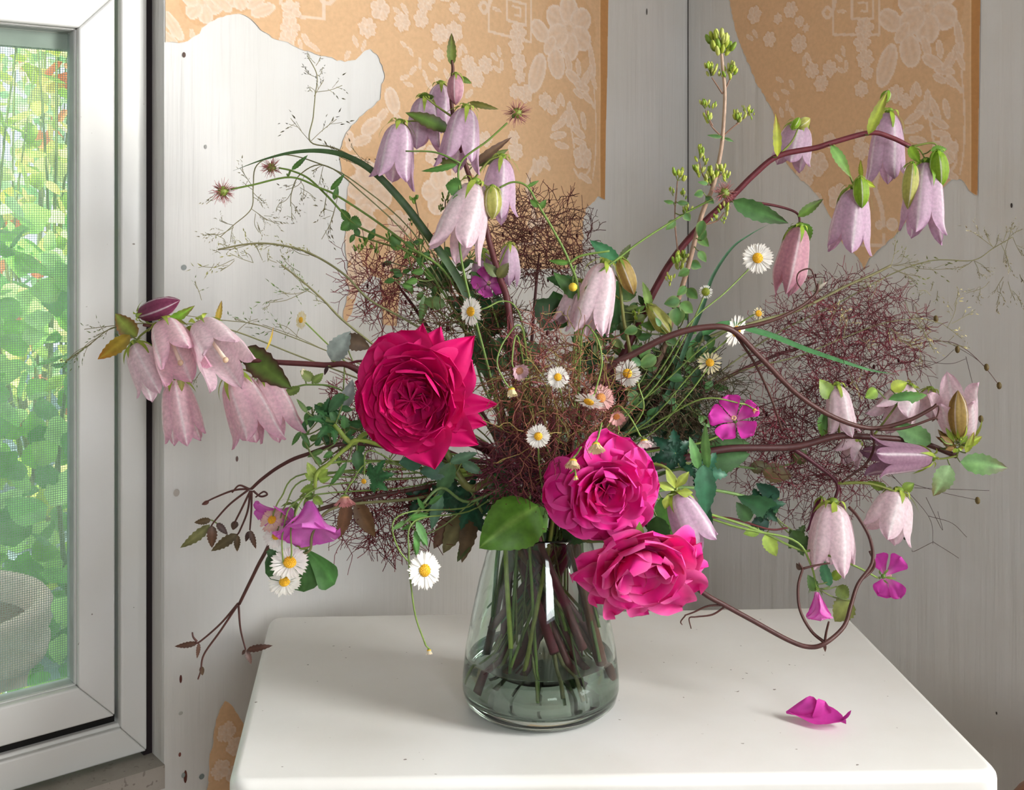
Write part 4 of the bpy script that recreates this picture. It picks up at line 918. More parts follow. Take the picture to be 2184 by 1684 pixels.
daisy('tiny cream daisy bud in the purple haze by the tilted daisy', 1618, 668, 13, (.1, -1, .2), [(1400,830,.9),(1500,740,.9),(1605,672,.9)], .895, npet=16, dr=.55, **CREAM)
daisy('drooping green-white daisy bud hanging in front of the table', 915, 1386, 14, (.05, -.4, -1), [(1000,1090,.86),(885,1110,.81),(872,1180,.80),(878,1260,.80),(888,1320,.80),(908,1375,.80)], .80, open_=.1, npet=18, colp=('f0ecd0', 'f0d8c0'))
daisy('tiny closed daisy bud at the shoulder of the magenta cranesbill', 1609, 874, 13, (.5, -.6, -.6), [(1400,900,.88),(1500,850,.87),(1590,862,.87)], .865, open_=.12, npet=14, **CREAM)
daisy('small closed daisy bud beneath the withered daisy on the rose', 1228, 1016, 11, (0, -.4, -1), [(1200,1020,.86),(1226,1002,.765)], .755, open_=.05, npet=12, colp=('e6e4b0', 'd8d890'))

# ================================================================== CRANESBILLS
def cranesbill(label, x, y, r, n, stem, d=.84, angs=None, cols=('e45fc0', 'd93fb0'), el=0.30, deep='f0a0dc', leafs=()):
    pl = Plant('cranesbill', label, 'flower', stem, d, (0.0013, 0.0010, 0.0008), lin('7f9a4a'), sides=5)
    n = unit(np.array(n, float)); c = P(x, y, d); R = r*d/F; u = perp(n); w_ = np.cross(n, u); rs = pl.rs
    for q in (angs if angs is not None else [k*1.2566 for k in range(5)]):
        o = u*math.cos(q)+w_*math.sin(q); e = el+rs.uniform(-.12, .12); dv = o*math.cos(e)+n*math.sin(e); m = MB()
        blade(m, c+o*R*.08, c+dv*R, n*math.cos(e)-o*math.sin(e), R*.86, pr_obov, bend=.10, cup=.22, ruffle=.10, nv=12, nu=5, col=lin(cols[0]), cedge=lin(cols[1]), cbase=lin(deep), notch=.13, rs=rs); m.build('petal', M_petal, pl.root)
    m = MB()
    for k in range(9):
        q = k*.7; o = u*math.cos(q)+w_*math.sin(q); tube(m, [c, c+n*R*.28+o*R*.07], R*.012, lin('f0c8dc'), 4); sphere(m, c+n*R*.28+o*R*.07, R*.03, lin('f3d9a8'), 5, 3)
    m.build('stamens', M_petal, pl.root)
    m = MB(); calyx_mesh(m, c-n*R*.12, n, R*.9, R*.9, ('7f9a4a', '6a8a40'), 5, rs, False); m.build('calyx', M_leaf, pl.root)
    for (b, t, w2_, c2) in leafs: pl.leaf(b, t, w2_, d, lin(c2))
    return pl.done()
cranesbill('magenta cranesbill facing the room beside the dark vine', 1568, 898, 58, (-.30, -.72, .55), [(1400,960,.89),(1490,945,.885),(1545,925,.885)], .87, cols=('ea4cc4', 'e236b4'))
cranesbill('pink cranesbill hanging its head over the round green leaf', 660, 1070, 100, (.12, -.50, -.86), [(860,985,.89),(720,985,.86),(672,1010,.855),(660,1060,.855)], .852, cols=('e684d8', 'd95fc8'), el=.80, deep='c86ac0')
cranesbill('lilac-pink cranesbill tucked behind the hanging one', 622, 1085, 84, (-.50, -.55, -.6), [(860,1000,.89),(700,1010,.875),(640,1060,.872)], .872, cols=('e07cd2', 'd35ac4'), el=.55, deep='c86ac0')
cranesbill('magenta cranesbill turned away on a long stalk near the grey wall', 1888, 1228, 54, (.72, .55, -.1), [(1560,1110,.9),(1700,1170,.905),(1740,1175,.905),(1820,1205,.905),(1872,1232,.905)], .905, angs=[0.9, 2.0, 3.9, 5.2], cols=('dc4fbe', 'd040ae'), el=.25)
cranesbill('half-shut pink cranesbill inside the vine loop', 1742, 1262, 60, (.0, -.35, -1), [(1560,1120,.9),(1690,1150,.90),(1728,1200,.90),(1742,1255,.90)], .90, cols=('ec9cdc', 'de4cbc'), el=1.15, leafs=(((1770,1250),(1752,1185),26,'4f8a62'),((1775,1235),(1800,1215),24,'7f9a3a'),((1740,1260),(1722,1225),26,'4a6a30'),((1785,1250),(1810,1275),34,'5a6a30'),((1815,1280),(1780,1325),52,'7f8a4a')))
cranesbill('deep pink cranesbill glimpsed behind the lilac bells', 1042, 606, 40, (.1, -.9, .4), [(1120,900,.94),(1070,720,.94),(1045,640,.94)], .935, cols=('c552a8', 'b44098'))

fp = on_table(1745, 1542); fr0 = thing('fallen_petal', 'crumpled pink cranesbill petal fallen on the white table', 'petal', (fp[0], fp[1], TAB))
m = MB(); rs = np.random.RandomState(4); e_ = np.array([fp[0], fp[1], TAB+0.0015]); ll = 0.040
blade(m, e_+np.array([-.020, .006, .004]), e_+np.array([.018, -.010, .004]), (0, -.3, 1), .018, pr_round, bend=-.05, cup=.5, ruffle=.09, nv=12, nu=4, col=lin('e050b8'), cedge=lin('d840ac'), ctip=lin('c83aa4'), rs=rs)
blade(m, e_+np.array([-.022, .008, .003]), e_+np.array([.002, .002, .012]), (0, -1, .3), .016, pr_obov, bend=.1, cup=-.4, ruffle=.13, nv=10, nu=4, col=lin('dd4cb6'), rs=rs)
blade(m, e_+np.array([-.004, .0, .003]), e_+np.array([.006, .002, .014]), (0, -1, .1), .014, pr_obov, bend=.1, cup=.3, ruffle=.08, nv=8, nu=3, col=lin('d847b0'), rs=rs)
blade(m, e_+np.array([.010, -.008, .004]), e_+np.array([.023, -.006, .011]), (-.6, 0, 1), .005, pr_round, bend=-.2, cup=.3, nv=6, nu=2, col=lin('c83aa4'), rs=rs)
m.build('petal_blade', M_petal, fr0)

# ================================================================== OREGANO
def bud_cluster(pl, x, y, r, d, n=16, cols=('b6c44a', '8fae3e', 'c9d070')):
    m = MB(); c = P(x, y, d); R = r*d/F; rs = pl.rs
    for k in range(n):
        dv = unit(rs.normal(0, 1, 3)+np.array([0, -.3, .5])); p = c+dv*R*rs.uniform(.35, 1.0)*np.array([1, .8, .9])
        sphere(m, p, R*.30, lin(cols[rs.randint(len(cols))])*rs.uniform(.8, 1.1), 6, 4, (.62, .62, 1.35), unit(dv*.5+np.array([0, 0, 1.0])))
        if k % 2 == 0: tube(m, [c-np.array([0, 0, R*.7]), p], R*.045, lin('8a9a50'), 3, cap=False)
    m.build('bud_cluster', M_leaf, pl.root)
O = Plant('oregano_sprig', 'tall oregano sprig with pale green bud clusters standing against the grey corner', 'herb', [(1330,900,.93),(1405,770,.93),(1440,660,.93),(1470,560,.93),(1496,460,.93),(1520,400,.93),(1536,330,.93),(1542,280,.93),(1546,200,.93),(1541,140,.93),(1539,115,.93)], .93, (0.0022, 0.0020, 0.0012), lin('7a5a48'), lin('b59a84'))
for (x, y, r, n) in ((1538,92,30,26),(1516,150,18,16),(1558,152,20,16),(1536,156,9,6),(1504,222,15,9),(1518,226,12,6),(1512,252,15,10),(1574,250,18,13),(1596,236,14,8),(1604,247,9,4),(1586,230,8,4),(1492,328,18,12),(1502,345,12,7),(1490,365,18,12),(1518,374,20,14),(1541,362,17,10),(1550,380,14,8),(1445,372,19,15),(1436,410,12,6),(1458,412,12,6),(1548,446,16,9),(1522,465,12,6),(1464,446,14,8),(1540,468,9,5),(1446,560,22,15),(1458,545,14,8),(1428,596,14,8),(1360,672,16,9),(1372,690,12,6)):
    bud_cluster(O, x, y, r, .93, n)
for px in ([(1541,200),(1528,180),(1518,165)],[(1541,200),(1552,180),(1558,165)],[(1540,292),(1520,272),(1512,258)],[(1520,268),(1508,245),(1505,235)],[(1540,292),(1562,272),(1576,262)],[(1570,265),(1590,248),(1597,240)],[(1512,395),(1498,370),(1492,345)],[(1514,395),(1535,375),(1542,368)],[(1440,440,.935),(1443,410,.935),(1445,385,.935)],[(1446,540,.935),(1440,480,.935),(1440,430,.935)],[(1500,480),(1530,470),(1545,452)],[(1470,560),(1452,555),(1447,570)]): O.branch(px, (0.0007, 0.0005), lin('8a6a58'))
rs = O.rs
for (x, y, dx, dy, w_) in ((1540,292,-32,-4,9),(1545,294,20,8,7),(1510,392,-22,-4,10),(1500,410,-20,6,18),(1505,420,18,14,16),(1437,432,-22,-4,10),(1445,432,26,2,12),(1500,470,-10,36,22),(1488,500,24,26,22),(1470,575,-24,14,20),(1472,560,24,10,22),(1496,512,10,-22,16),(1490,535,16,24,18),(1462,610,-18,20,20),(1466,615,22,22,24),(1450,640,-34,8,26),(1452,645,26,22,28),(1444,655,0,40,34),(1448,655,18,28,24),(1430,690,-22,24,26),(1400,700,-34,-8,24),(1420,720,26,14,24),(1400,760,-40,22,28),(1410,770,34,40,26),(1390,800,40,24,22),(1385,800,-26,20,22),(1345,830,10,40,26),(1350,850,24,20,22),(1460,455,12,16,18),(1440,470,-20,20,18),(1360,700,-30,10,22),(1380,735,-14,30,26)):
    O.leaf((x, y), (x+dx, y+dy), w_, .925+rs.uniform(-.015, .01), lin(['4f7a42', '44703c', '5f8a4a'][rs.randint(3)]), ser=0, cedge=lin('7f9a5a'))
O.done()
O2 = Plant('oregano_sprig', 'small leafy oregano sprig spreading across the torn peach wallpaper', 'herb', [(1060,860,.95),(1000,660,.955),(950,580,.96),(890,540,.96),(820,520,.96),(755,500,.96)], .96, (0.0014, 0.0008), lin('6a5a40'), lin('7f8a4a'), sides=5)
rs = O2.rs
for k in range(34):
    i = rs.randint(len(O2.path)//3, len(O2.path)); p = O2.path[i]; x = CX+p[0]/p[1]*F; y = HY+(CAMZ-p[2])/p[1]*F
    q = rs.uniform(0, 6.28); L = rs.uniform(14, 30); O2.leaf((x, y), (x+math.cos(q)*L, y+math.sin(q)*L), L*.55, .955, lin(['4f7a3a', '5f8a3e', '3f6a34'][k % 3]), ser=0)
for (x, y, r) in ((780,515,14),(765,530,12),(800,530,12),(885,425,14),(880,470,10),(905,500,12),(950,420,12),(940,445,10),(830,505,12),(745,470,12)): bud_cluster(O2, x, y, r, .955, 9, ('6f9a3e', '5a8a34', '8fae4a'))
O2.branch([(890,540),(895,480),(886,430)], (0.0006, .0005), lin('6a5a40')); O2.branch([(950,580),(948,500),(950,425)], (0.0006, .0005), lin('6a5a40'))
O2.done()

# ================================================================== AVENS BURRS
def burr(pl, x, y, r, d, name='burr'):
    m = MB(); c = P(x, y, d); R = r*d/F; rs = pl.rs; sphere(m, c, R*.42, lin('7a8a3a'), 10, 6)
    for k in range(110):
        dv = unit(rs.normal(0, 1, 3)); s = unit(rs.normal(0, 1, 3)); L = R*rs.uniform(.8, 1.12)
        tube(m, [c+dv*R*.35, c+dv*L*.75+s*R*.06, c+dv*L+s*R*.22], [R*.028, R*.022, R*.012], lin('8a5a48'), 3, lin('c07880'), cap=False)
    m.build(name, M_stem, pl.root)
def avens(label, stem, d, bx, by, r=28, extra=(), leaves=()):
    pl = Plant('avens_stem', label, 'wildflower', stem, d, (0.0012, 0.0010, 0.0008), lin('5f7a3a'), lin('6f8a3e'), sides=5); burr(pl, bx, by, r, d)
    e = P(bx, by, d); t = unit(pl.path[-4]-e)
    m = MB(); calyx_mesh(m, e+t*r*.42*d/F, -t, r*.9*d/F, r*.8*d/F, ('6f8a3e', '5f7a36'), 5, pl.rs, False); m.build('calyx', M_leaf, pl.root)
    for px in extra: pl.branch(px)
    for (b, tt, w_) in leaves: pl.leaf(b, tt, w_, d, lin('4f7a3a'))
    pl.done()
avens('avens stalk ending in the red bristly burr farthest out over the white boarding', [(1060,800,.93),(960,595,.94),(880,530,.94),(800,470,.94),(720,418,.94),(680,400,.94),(620,378,.94),(540,394,.94),(492,404,.94)], .94, 475, 408, 27, (), (((705,405),(735,370),14),((712,425),(720,395),14)))
avens('avens stalk with a red burr just above the longer one', [(1050,820,.935),(930,600,.945),(850,525,.945),(760,480,.945),(700,420,.945),(660,382,.945),(625,365,.945),(595,358,.945)], .945, 578, 357, 23, ([(620,362),(615,375),(612,370)],), (((622,362),(657,330),12),((745,470),(728,445),22),((745,472),(772,480),34),((748,475),(726,490),26),((850,525),(835,500),24)))
avens('avens stalk with a green-centred burr before the peach wallpaper', [(1050,820,.90),(985,560,.90),(981,420,.90),(982,348,.90),(1040,300,.90),(1082,262,.90)], .90, 1103, 241, 28, ([(982,348),(930,325),(865,322)],), (((975,350),(898,365),16),((985,400),(950,395),44),((990,420),(960,440),36)))
avens('avens stalk with a brown burr resting on the dark arching stem', [(1225,900,.90),(1240,640,.90),(1330,542,.91),(1450,462,.925),(1520,424,.925)], .92, 1545, 411, 27, ([(1240,640),(1225,720),(1222,840)],), (((1240,640),(1180,580),34),))
GS = Plant('green_stalk', 'slim green avens stalk with tiny leaves curving over the back plume', 'wildflower', [(1230,880,.90),(1235,640,.905),(1215,560,.91),(1180,490,.91),(1150,440,.91),(1125,398,.91),(1095,388,.91),(1065,400,.91)], .91, (0.0014, 0.0008), lin('6f8a40'), sides=5)
for (b, t, w_) in (((1150,440),(1130,425),16),((1152,445),(1165,425),14),((1125,398),(1150,385),9),((1215,560),(1170,555),14)): GS.leaf(b, t, w_, .91, lin('5f8a3e'))
GS.branch([(1215,560),(1240,545),(1300,535)], (0.0011, .0008)); GS.branch([(1228,565),(1222,590),(1222,606)], (0.0008, .0006)); sphere(GS.stem, P(1222, 612, .90), 0.0035, lin('e0c040'), 8, 5); GS.done()

# ================================================================== GRASSES
def ribbon(label, px, d, w_px, col, name='meadow_grass'):
    pts = stalk(px, d); root = thing(name, label, 'grass', pts[0]); m = MB(); n = len(pts); V = []; f = []
    for i in range(n):
        t = unit(pts[min(i+1, n-1)]-pts[max(i-1, 0)]); s = unit(np.cross(t, CAMN(pts[i])+np.array([0, 0, .3]))); h = w_px*d/F/2*float(pr_grass(np.array(i/(n-1))))
        nn = np.cross(s, t); V += [pts[i]-s*h+nn*h*.4, pts[i], pts[i]+s*h+nn*h*.4]
    for i in range(n-1):
        for k in range(2): f.append((i*3+k, i*3+k+1, i*3+k+4, i*3+k+3))
    m.add(V, f, col); m.build('blade', M_leaf, root); return root
ribbon('long dark grass blade arching left above the red burrs', [(1040,760,.93),(985,610,.93),(900,485,.93),(840,410,.93),(790,362,.93),(735,332,.93),(680,322,.93),(620,326,.93),(560,341,.93),(497,364,.93)], .93, 17, lin('3f5a34'))
ribbon('blue-green grass blade curling up beside the daisy', [(1400,880,.91),(1470,720,.91),(1500,650,.91),(1520,590,.91),(1560,530,.91),(1600,500,.91),(1640,478,.91)], .91, 10, lin('4f7a5a'))
ribbon('broad green grass blade lying across the right smoke plume', [(1380,840,.93),(1520,700,.94),(1620,708,.94),(1720,745,.935),(1800,772,.93),(1860,790,.93),(1910,797,.93)], .93, 15, lin('4f8a52'))
def spikelets(m, p, dv, n, L, rs, col, col2):
    """a tuft of little seeds along dv"""
    dv = unit(dv)
    for k in range(n):
        q = p+dv*L*(k/n)+rs.normal(0, L*.05, 3); s = unit(dv+rs.normal(0, .45, 3)); l = L*rs.uniform(.16, .28)+0.0012
        blade(m, q, q+s*l, rs.normal(0, 1, 3), l*.26, pr_lance, nv=3, nu=1, col=col*rs.uniform(.7, 1.2), ctip=col2, cup=.6, rs=rs)
def panicle(label, axis, d, tufts, col='7a7048', col2='b9ac7e', r=0.00035, low=True, tl=0.016, tn=9, rad=None):
    """hair-thin axis, branchlets to each tuft of seeds; tufts: (from x,y, to x,y)"""
    pl = Plant('grass_panicle', label, 'grass', axis, d, rad or (0.0009, 0.0006, r), lin('6f7a48'), lin('8a8460'), low, sides=4)
    m = MB(); rs = pl.rs; c1, c2 = lin(col), lin(col2)
    for tf in tufts:
        x0, y0, x1, y1 = tf[:4]; n = tf[4] if len(tf) > 4 else tn; dd = d+rs.uniform(-.01, .01); a, b = P(x0, y0, d), P(x1, y1, dd)
        tube(pl.stem, spline([a, (a+b)/2+rs.normal(0, .0012, 3), b], 4), r*.8, lin('8a8460'), 3, cap=False)
        L = np.linalg.norm(b-a); nb = 3
        for k in range(nb):
            s = a+(b-a)*(.45+.5*k/nb); dv = unit(b-a)+rs.normal(0, .55, 3)*np.array([1, .6, 1]); l = min(tl, L*.6)*rs.uniform(.6, 1); tube(pl.stem, [s, s+unit(dv)*l*.6], r*.6, lin('8a8460'), 3, cap=False); spikelets(m, s+unit(dv)*l*.4, dv, max(2, n//3), l, rs, c1, c2)
    tag(m.build('seed_heads', M_fil, pl.root), kind='stuff'); return pl.done()
panicle('airy grass panicle standing upright against the white boarding', [(1030,760,.95),(900,500,.95),(790,365,.95),(720,318,.95),(662,302,.95),(668,250,.95),(672,205,.95),(676,160,.95),(655,118,.95)], .95,
        [(662,302,620,252,9),(662,302,718,254,10),(674,196,730,182,10),(675,165,650,150,9),(676,160,688,145,8),(670,205,690,172,9),(672,205,660,185,7),(674,140,684,122,7),(672,135,655,112,8)], '4a4a38', '6f6a4a')
panicle('drooping pale grass panicle hanging past the red burrs', [(1030,770,.955),(900,520,.955),(760,390,.955),(670,345,.955),(600,330,.955),(548,352,.955),(540,400,.955),(536,445,.955),(498,480,.955),(470,505,.955)], .955,
        [(540,400,512,358,9),(540,405,520,390,8),(540,410,563,430,9),(540,420,560,440,8),(536,445,570,470,12),(536,445,596,478,14),(545,455,552,495,12),(498,480,468,470,12),(498,485,450,500,12),(498,480,492,515,9),(470,505,432,502,6),(470,505,482,520,8),(475,395,440,435,10)], '7d7658', 'c9c0a0')
panicle('fine hanging grass panicle between the burr stalks', [(1020,760,.95),(900,540,.95),(760,400,.95),(690,352,.95),(640,372,.95),(622,410,.95),(620,440,.95)], .95,
        [(622,410,595,435,12),(595,435,590,450,8),(620,430,636,455,12),(622,440,622,470,12),(640,385,645,425,10),(640,400,672,425,8),(650,375,610,405,8),(690,352,665,365,9),(690,352,680,395,10),(700,400,690,455,10),(720,420,686,510,9),(720,420,700,490,8),(740,345,720,320,8),(760,350,700,310,9),(790,370,748,312,9),(790,370,770,335,8)], '5a5238', '8f8460')
panicle('straw-coloured grass spike arching over the white boarding', [(1020,780,.94),(880,690,.94),(790,640,.94),(740,590,.94),(690,555,.94),(640,532,.94),(580,520,.94),(530,520,.94),(465,532,.94)], .94,
        [(690,555,650,538,12),(660,545,620,528,12),(640,532,590,522,14),(600,524,550,522,14),(560,522,510,522,12),(530,522,470,532,10),(640,580,600,545,9),(590,560,570,540,10),(560,555,545,520,9),(540,560,515,535,8),(540,560,490,540,8),(500,552,430,568,10),(500,555,470,578,8),(470,540,456,533,6)], '8a8a4a', 'b8ae74', rad=(0.0010, 0.0009, 0.0008))
panicle('green feather grass leaning over the little cream daisy', [(1000,860,.92),(860,780,.92),(740,690,.92),(690,640,.92),(640,595,.92),(600,565,.92)], .92,
        [(690,640,650,615,14),(660,612,620,580,14),(640,595,590,555,12),(650,622,600,625,10),(650,622,575,645,12),(575,645,560,660,6),(700,650,668,640,8),(660,615,640,600,9)], '5f7a40', '8a9a60', rad=(0.0012, 0.0010, 0.0006))
panicle('thin grass stem with sparse seeds reaching left towards the window frame', [(1000,900,.92),(820,800,.92),(690,745,.92),(600,710,.92),(540,690,.92),(470,682,.92),(390,672,.92)], .92,
        [(690,745,560,692,14),(640,722,590,690,10),(560,695,500,680,8),(500,712,550,680,10),(430,640,415,600,6),(430,790,412,820,6)], '5f7a48', '8a9468')
panicle('grass seed spray crossing behind the window-side bells', [(1000,920,.91),(820,830,.91),(640,760,.905),(480,700,.895),(360,690,.89),(250,695,.885),(190,735,.88),(140,770,.88)], .88,
        [(300,690,180,702,12),(250,697,205,715,10),(220,715,165,755,12),(190,735,140,772,12)], '6a7a4a', '9aa078')
panicle('pale grass panicle floating in front of the grey wall at the frame side', [(1440,860,.97),(1640,720,.98),(1780,650,.99),(1900,585,1.0),(1990,555,1.0),(2075,555,1.0),(2120,528,1.0),(2160,505,1.0)], 1.0,
        [(2075,555,2050,572,12),(2078,556,2090,595,14),(2078,556,2110,580,10),(2120,528,2075,495,12),(2120,530,2100,490,12),(2120,528,2130,500,10),(2140,515,2150,490,14),(2150,510,2160,475,10),(2150,512,2140,560,10),(2135,520,2155,580,10),(2160,505,2180,545,12),(2150,510,2175,490,10),(2175,585,2182,600,12),(2140,590,2120,625,12),(2140,600,2125,650,12),(2160,620,2180,650,10),(2150,600,2165,640,8),(2110,600,2060,625,10),(2090,610,2085,640,10)], '8f8668', 'dcd4b4', tl=.014)
panicle('greenish grass flower head feathering out below the mauve bells', [(1400,880,.95),(1480,740,.95),(1600,690,.955),(1700,662,.96),(1800,612,.96),(1862,585,.96),(1900,566,.96)], .96,
        [(1900,566,1912,515,9),(1900,566,1930,535,10),(1862,585,1840,610,10),(1905,567,1960,556,10),(1905,567,1985,560,10),(1930,568,2040,572,10),(1900,570,1965,590,10),(1905,575,1955,600,9),(1985,620,1990,600,8),(1985,630,1960,620,8),(2000,620,1998,640,8)], '6a7040', 'a0a070', rad=(0.0016, 0.0015, 0.0012))
panicle('cream seed sprays strewn through the right smoke plume', [(1420,900,.95),(1560,800,.955),(1700,760,.955),(1800,720,.955),(1880,690,.955),(1960,680,.955),(2010,690,.955)], .95,
        [(1880,690,1915,712,16),(1900,700,1930,730,16),(1915,720,1960,740,16),(1960,740,1968,775,14),(1960,690,1990,745,12),(1990,720,2060,740,10),(2010,690,2050,720,12),(1830,720,1860,740,12),(1800,720,1810,680,12),(1780,730,1800,660,12),(1820,770,1850,800,14),(1810,780,1830,830,12),(1850,640,1870,600,10),(1770,690,1790,650,10),(1930,640,1960,700,12),(1950,650,1975,720,12),(2020,700,2040,640,10),(2035,650,2045,620,8),(2030,690,2080,660,8)], 'b8ad72', 'e6ddb0', tl=.012)

# ================================================================== SMOKE BUSH PLUMES
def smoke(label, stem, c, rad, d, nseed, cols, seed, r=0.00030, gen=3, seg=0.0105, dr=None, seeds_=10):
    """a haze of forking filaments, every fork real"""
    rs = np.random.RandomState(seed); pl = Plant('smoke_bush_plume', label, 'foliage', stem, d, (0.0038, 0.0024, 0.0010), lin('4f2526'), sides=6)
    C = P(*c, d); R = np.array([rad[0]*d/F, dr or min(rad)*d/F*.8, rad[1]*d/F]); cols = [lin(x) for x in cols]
    V = []; f = []; Cc_ = []; nV = 0
    def seg_add(a, b, rr, cc):
        nonlocal nV
        t = unit(b-a); u = perp(t); w_ = np.cross(t, u)
        for p in (a, b):
            for k in range(3): q = k*2.0944; V.append(p+rr*(u*math.cos(q)+w_*math.sin(q))); Cc_.append(cc)
        for k in range(3): k2 = (k+1) % 3; f.append((nV+k, nV+k2, nV+3+k2, nV+3+k))
        nV += 6
    for s in range(nseed):
        dv = unit(rs.normal(0, 1, 3)); p = C+dv*R*rs.uniform(0, 1)**.38*.96; g = unit((p-C)/R*.25+rs.normal(0, .8, 3)); cc = cols[rs.randint(len(cols))]*rs.uniform(.75, 1.2)
        fr = [(p, g, 0)]
        while fr:
            p, g, k = fr.pop()
            L = seg*rs.uniform(.55, 1.2); mid = p+g*L*.5+rs.normal(0, L*.06, 3); q = p+g*L+rs.normal(0, L*.10, 3)
            rr = r*(1.15-.12*k); seg_add(p, mid, rr, cc); seg_add(mid, q, rr, cc)
            if k >= gen or np.sum(((q-C)/R)**2) > 1.25*rs.uniform(.8, 1.35): continue
            u = perp(g); w_ = np.cross(g, u); a = rs.uniform(0, 6.28); o = u*math.cos(a)+w_*math.sin(a); sp = rs.uniform(.5, .95)
            fr.append((q, unit(g+o*sp), k+1))
            if rs.rand() < .72: fr.append((q, unit(g-o*sp*rs.uniform(.6, 1.3)), k+1))
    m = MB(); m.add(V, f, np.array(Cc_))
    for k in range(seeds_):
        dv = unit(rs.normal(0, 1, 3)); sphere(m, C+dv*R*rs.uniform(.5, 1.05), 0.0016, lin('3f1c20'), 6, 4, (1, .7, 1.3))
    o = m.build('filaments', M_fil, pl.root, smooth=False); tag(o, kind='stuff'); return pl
pv = ('7a3440', '84404a', '5e2a30', '6a3c40')
smoke('brown smoke bush plume rising behind the lilac bells', [(1120,900,.97),(1140,650,1.0),(1150,540,1.01)], (1150,515), (122,98), 1.01, 209, ('5a3a34', '4f2c2c', '6a3a38'), 1).done()
smoke('reddish smoke bush plume across the torn peach wallpaper edge', [(1040,900,.95),(900,680,.97),(850,610,.98)], (842,600), (112,100), .98, 121, ('8a4448', '7a3a40', '6a3434'), 2).done()
smoke('dense russet smoke bush plume at the heart of the bouquet', [(1170,1080,.88),(1180,980,.84),(1180,880,.83)], (1180,850), (150,170), .835, 323, ('7a4a40', '8a5a4a', '6a3c3a', '8a7a4a', '7a3f44'), 3).done()
smoke('wide purple smoke bush plume against the grey wall', [(1380,900,.95),(1600,780,.98),(1740,730,.99)], (1790,725), (185,150), .99, 330, pv, 4, r=0.00028).done()
smoke('purple smoke bush plume behind the low pale bells', [(1380,960,.94),(1560,950,.96),(1680,960,.97)], (1720,960), (175,130), .97, 270, pv, 5, r=0.00028).done()
smoke('crimson smoke bush plume hanging below the crimson rose', [(1040,1060,.90),(930,1060,.90),(860,1080,.90)], (830,1085), (140,95), .90, 171, ('7a3038', '6a2a30', '5a2428'), 6).done()
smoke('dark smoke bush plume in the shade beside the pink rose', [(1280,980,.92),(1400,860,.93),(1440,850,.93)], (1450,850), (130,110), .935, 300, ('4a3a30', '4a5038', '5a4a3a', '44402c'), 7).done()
smoke('purplish smoke bush plume sinking between the rose and the heart-shaped leaf', [(1140,1120,.89),(1120,1060,.88)], (1110,1010), (90,90), .87, 152, ('6a3440', '5a2a36', '7a4450'), 8).done()
smoke('thin olive smoke bush plume filling in behind the crimson rose', [(1080,900,.93),(1020,720,.94)], (1010,690), (110,90), .94, 133, ('5f5a34', '6a4a3a', '5a3430'), 9).done()
smoke('scarlet-veined smoke bush plume left of the crimson rose', [(1000,980,.91),(820,900,.91)], (750,880), (60,90), .915, 68, ('7a3440', '6a3034'), 10).done()

# a few long bare filaments with seeds reaching past the right plume
SF = Plant('smoke_bush_twig', 'sparse smoke bush twig with brown seeds trailing before the grey wall', 'foliage', [(1400,940,.95),(1640,860,.97),(1800,800,.97),(1900,752,.97),(1960,732,.97),(2020,728,.97),(2060,745,.97),(2100,782,.97),(2130,820,.97)], .97, (0.0010, 0.0004, 0.0003), lin('5a3a36'), sides=4)
for px in ([(2020,728),(2075,760),(2105,785)],[(1900,752),(1990,772),(2030,775),(2060,765)],[(1950,790),(2005,770),(2035,745)],[(2060,760),(2070,800),(2075,820)],[(1940,1030),(2010,1050),(2085,1066)],[(1900,1010),(1980,1100),(1990,1160)],[(1975,1060),(2010,1130),(2000,1090)],[(1990,1155),(1950,1175),(1945,1172)],[(1990,1155),(2030,1180),(2045,1190)],[(1980,1100),(2030,1115),(2062,1145)],[(1950,1040),(2010,1042),(2110,1046)],[(1985,640),(1975,670),(1990,680)]): SF.branch(px, (0.00028, 0.0002), lin('4a3430'), d=.97, sides=3)
for (x, y) in ((2042,745),(2104,783),(2131,822),(1996,680),(2085,1067),(2092,893)): sphere(SF.stem, P(x, y, .97), 0.0026, lin('6a5a34'), 8, 5, (1, .8, 1.2))
SF.done()

# ================================================================== CLEMATIS VINES
def vine(label, px, d, r, branches=(), leaves=(), col=lin('4a2a2a'), col2=lin('4f2f2a')):
    pl = Plant('clematis_vine', label, 'vine', px, d, r, col, col2)
    for br in branches: pl.branch(br[0], br[1] if len(br) > 1 else (0.0009, 0.0006), col2)
    for (b, t, w_, c) in leaves: pl.leaf(b, t, w_, d, lin(c), ser=.2)
    return pl.done()
vine('brown clematis vine with a fan of bronze leaflets left of the pink cranesbill', [(960,980,.89),(760,945,.87),(650,970,.865),(600,992,.865),(560,1020,.865),(536,1042,.865)], .865, (0.0020, 0.0016, 0.0012),
     [([(536,1042),(500,1045),(460,1060),(432,1074)],), ([(530,1044),(490,1075),(460,1108),(448,1125)],), ([(534,1046),(515,1085),(500,1115),(496,1128)],), ([(534,1046),(528,1090),(512,1130),(506,1140)],), ([(537,1046),(536,1090),(533,1130)],), ([(540,1046),(556,1058),(570,1054),(562,1048),(545,1060)],), ([(530,1042),(510,1035),(495,1050)],)],
     [((448,1118),(384,1168),26,'6a6a44'),((450,1108),(414,1114),16,'5a4a34'),((452,1120),(452,1168),24,'5a4030'),((462,1115),(486,1140),16,'4a3530'),((506,1138),(450,1175),24,'5a5038'),((506,1140),(506,1176),16,'5a4a34'),((533,1130),(546,1170),14,'5a4030'),((532,1132),(524,1155),12,'4a3530'),((502,1110),(497,1130),18,'4a3a30'),((446,1068),(430,1076),10,'5a3a34')])
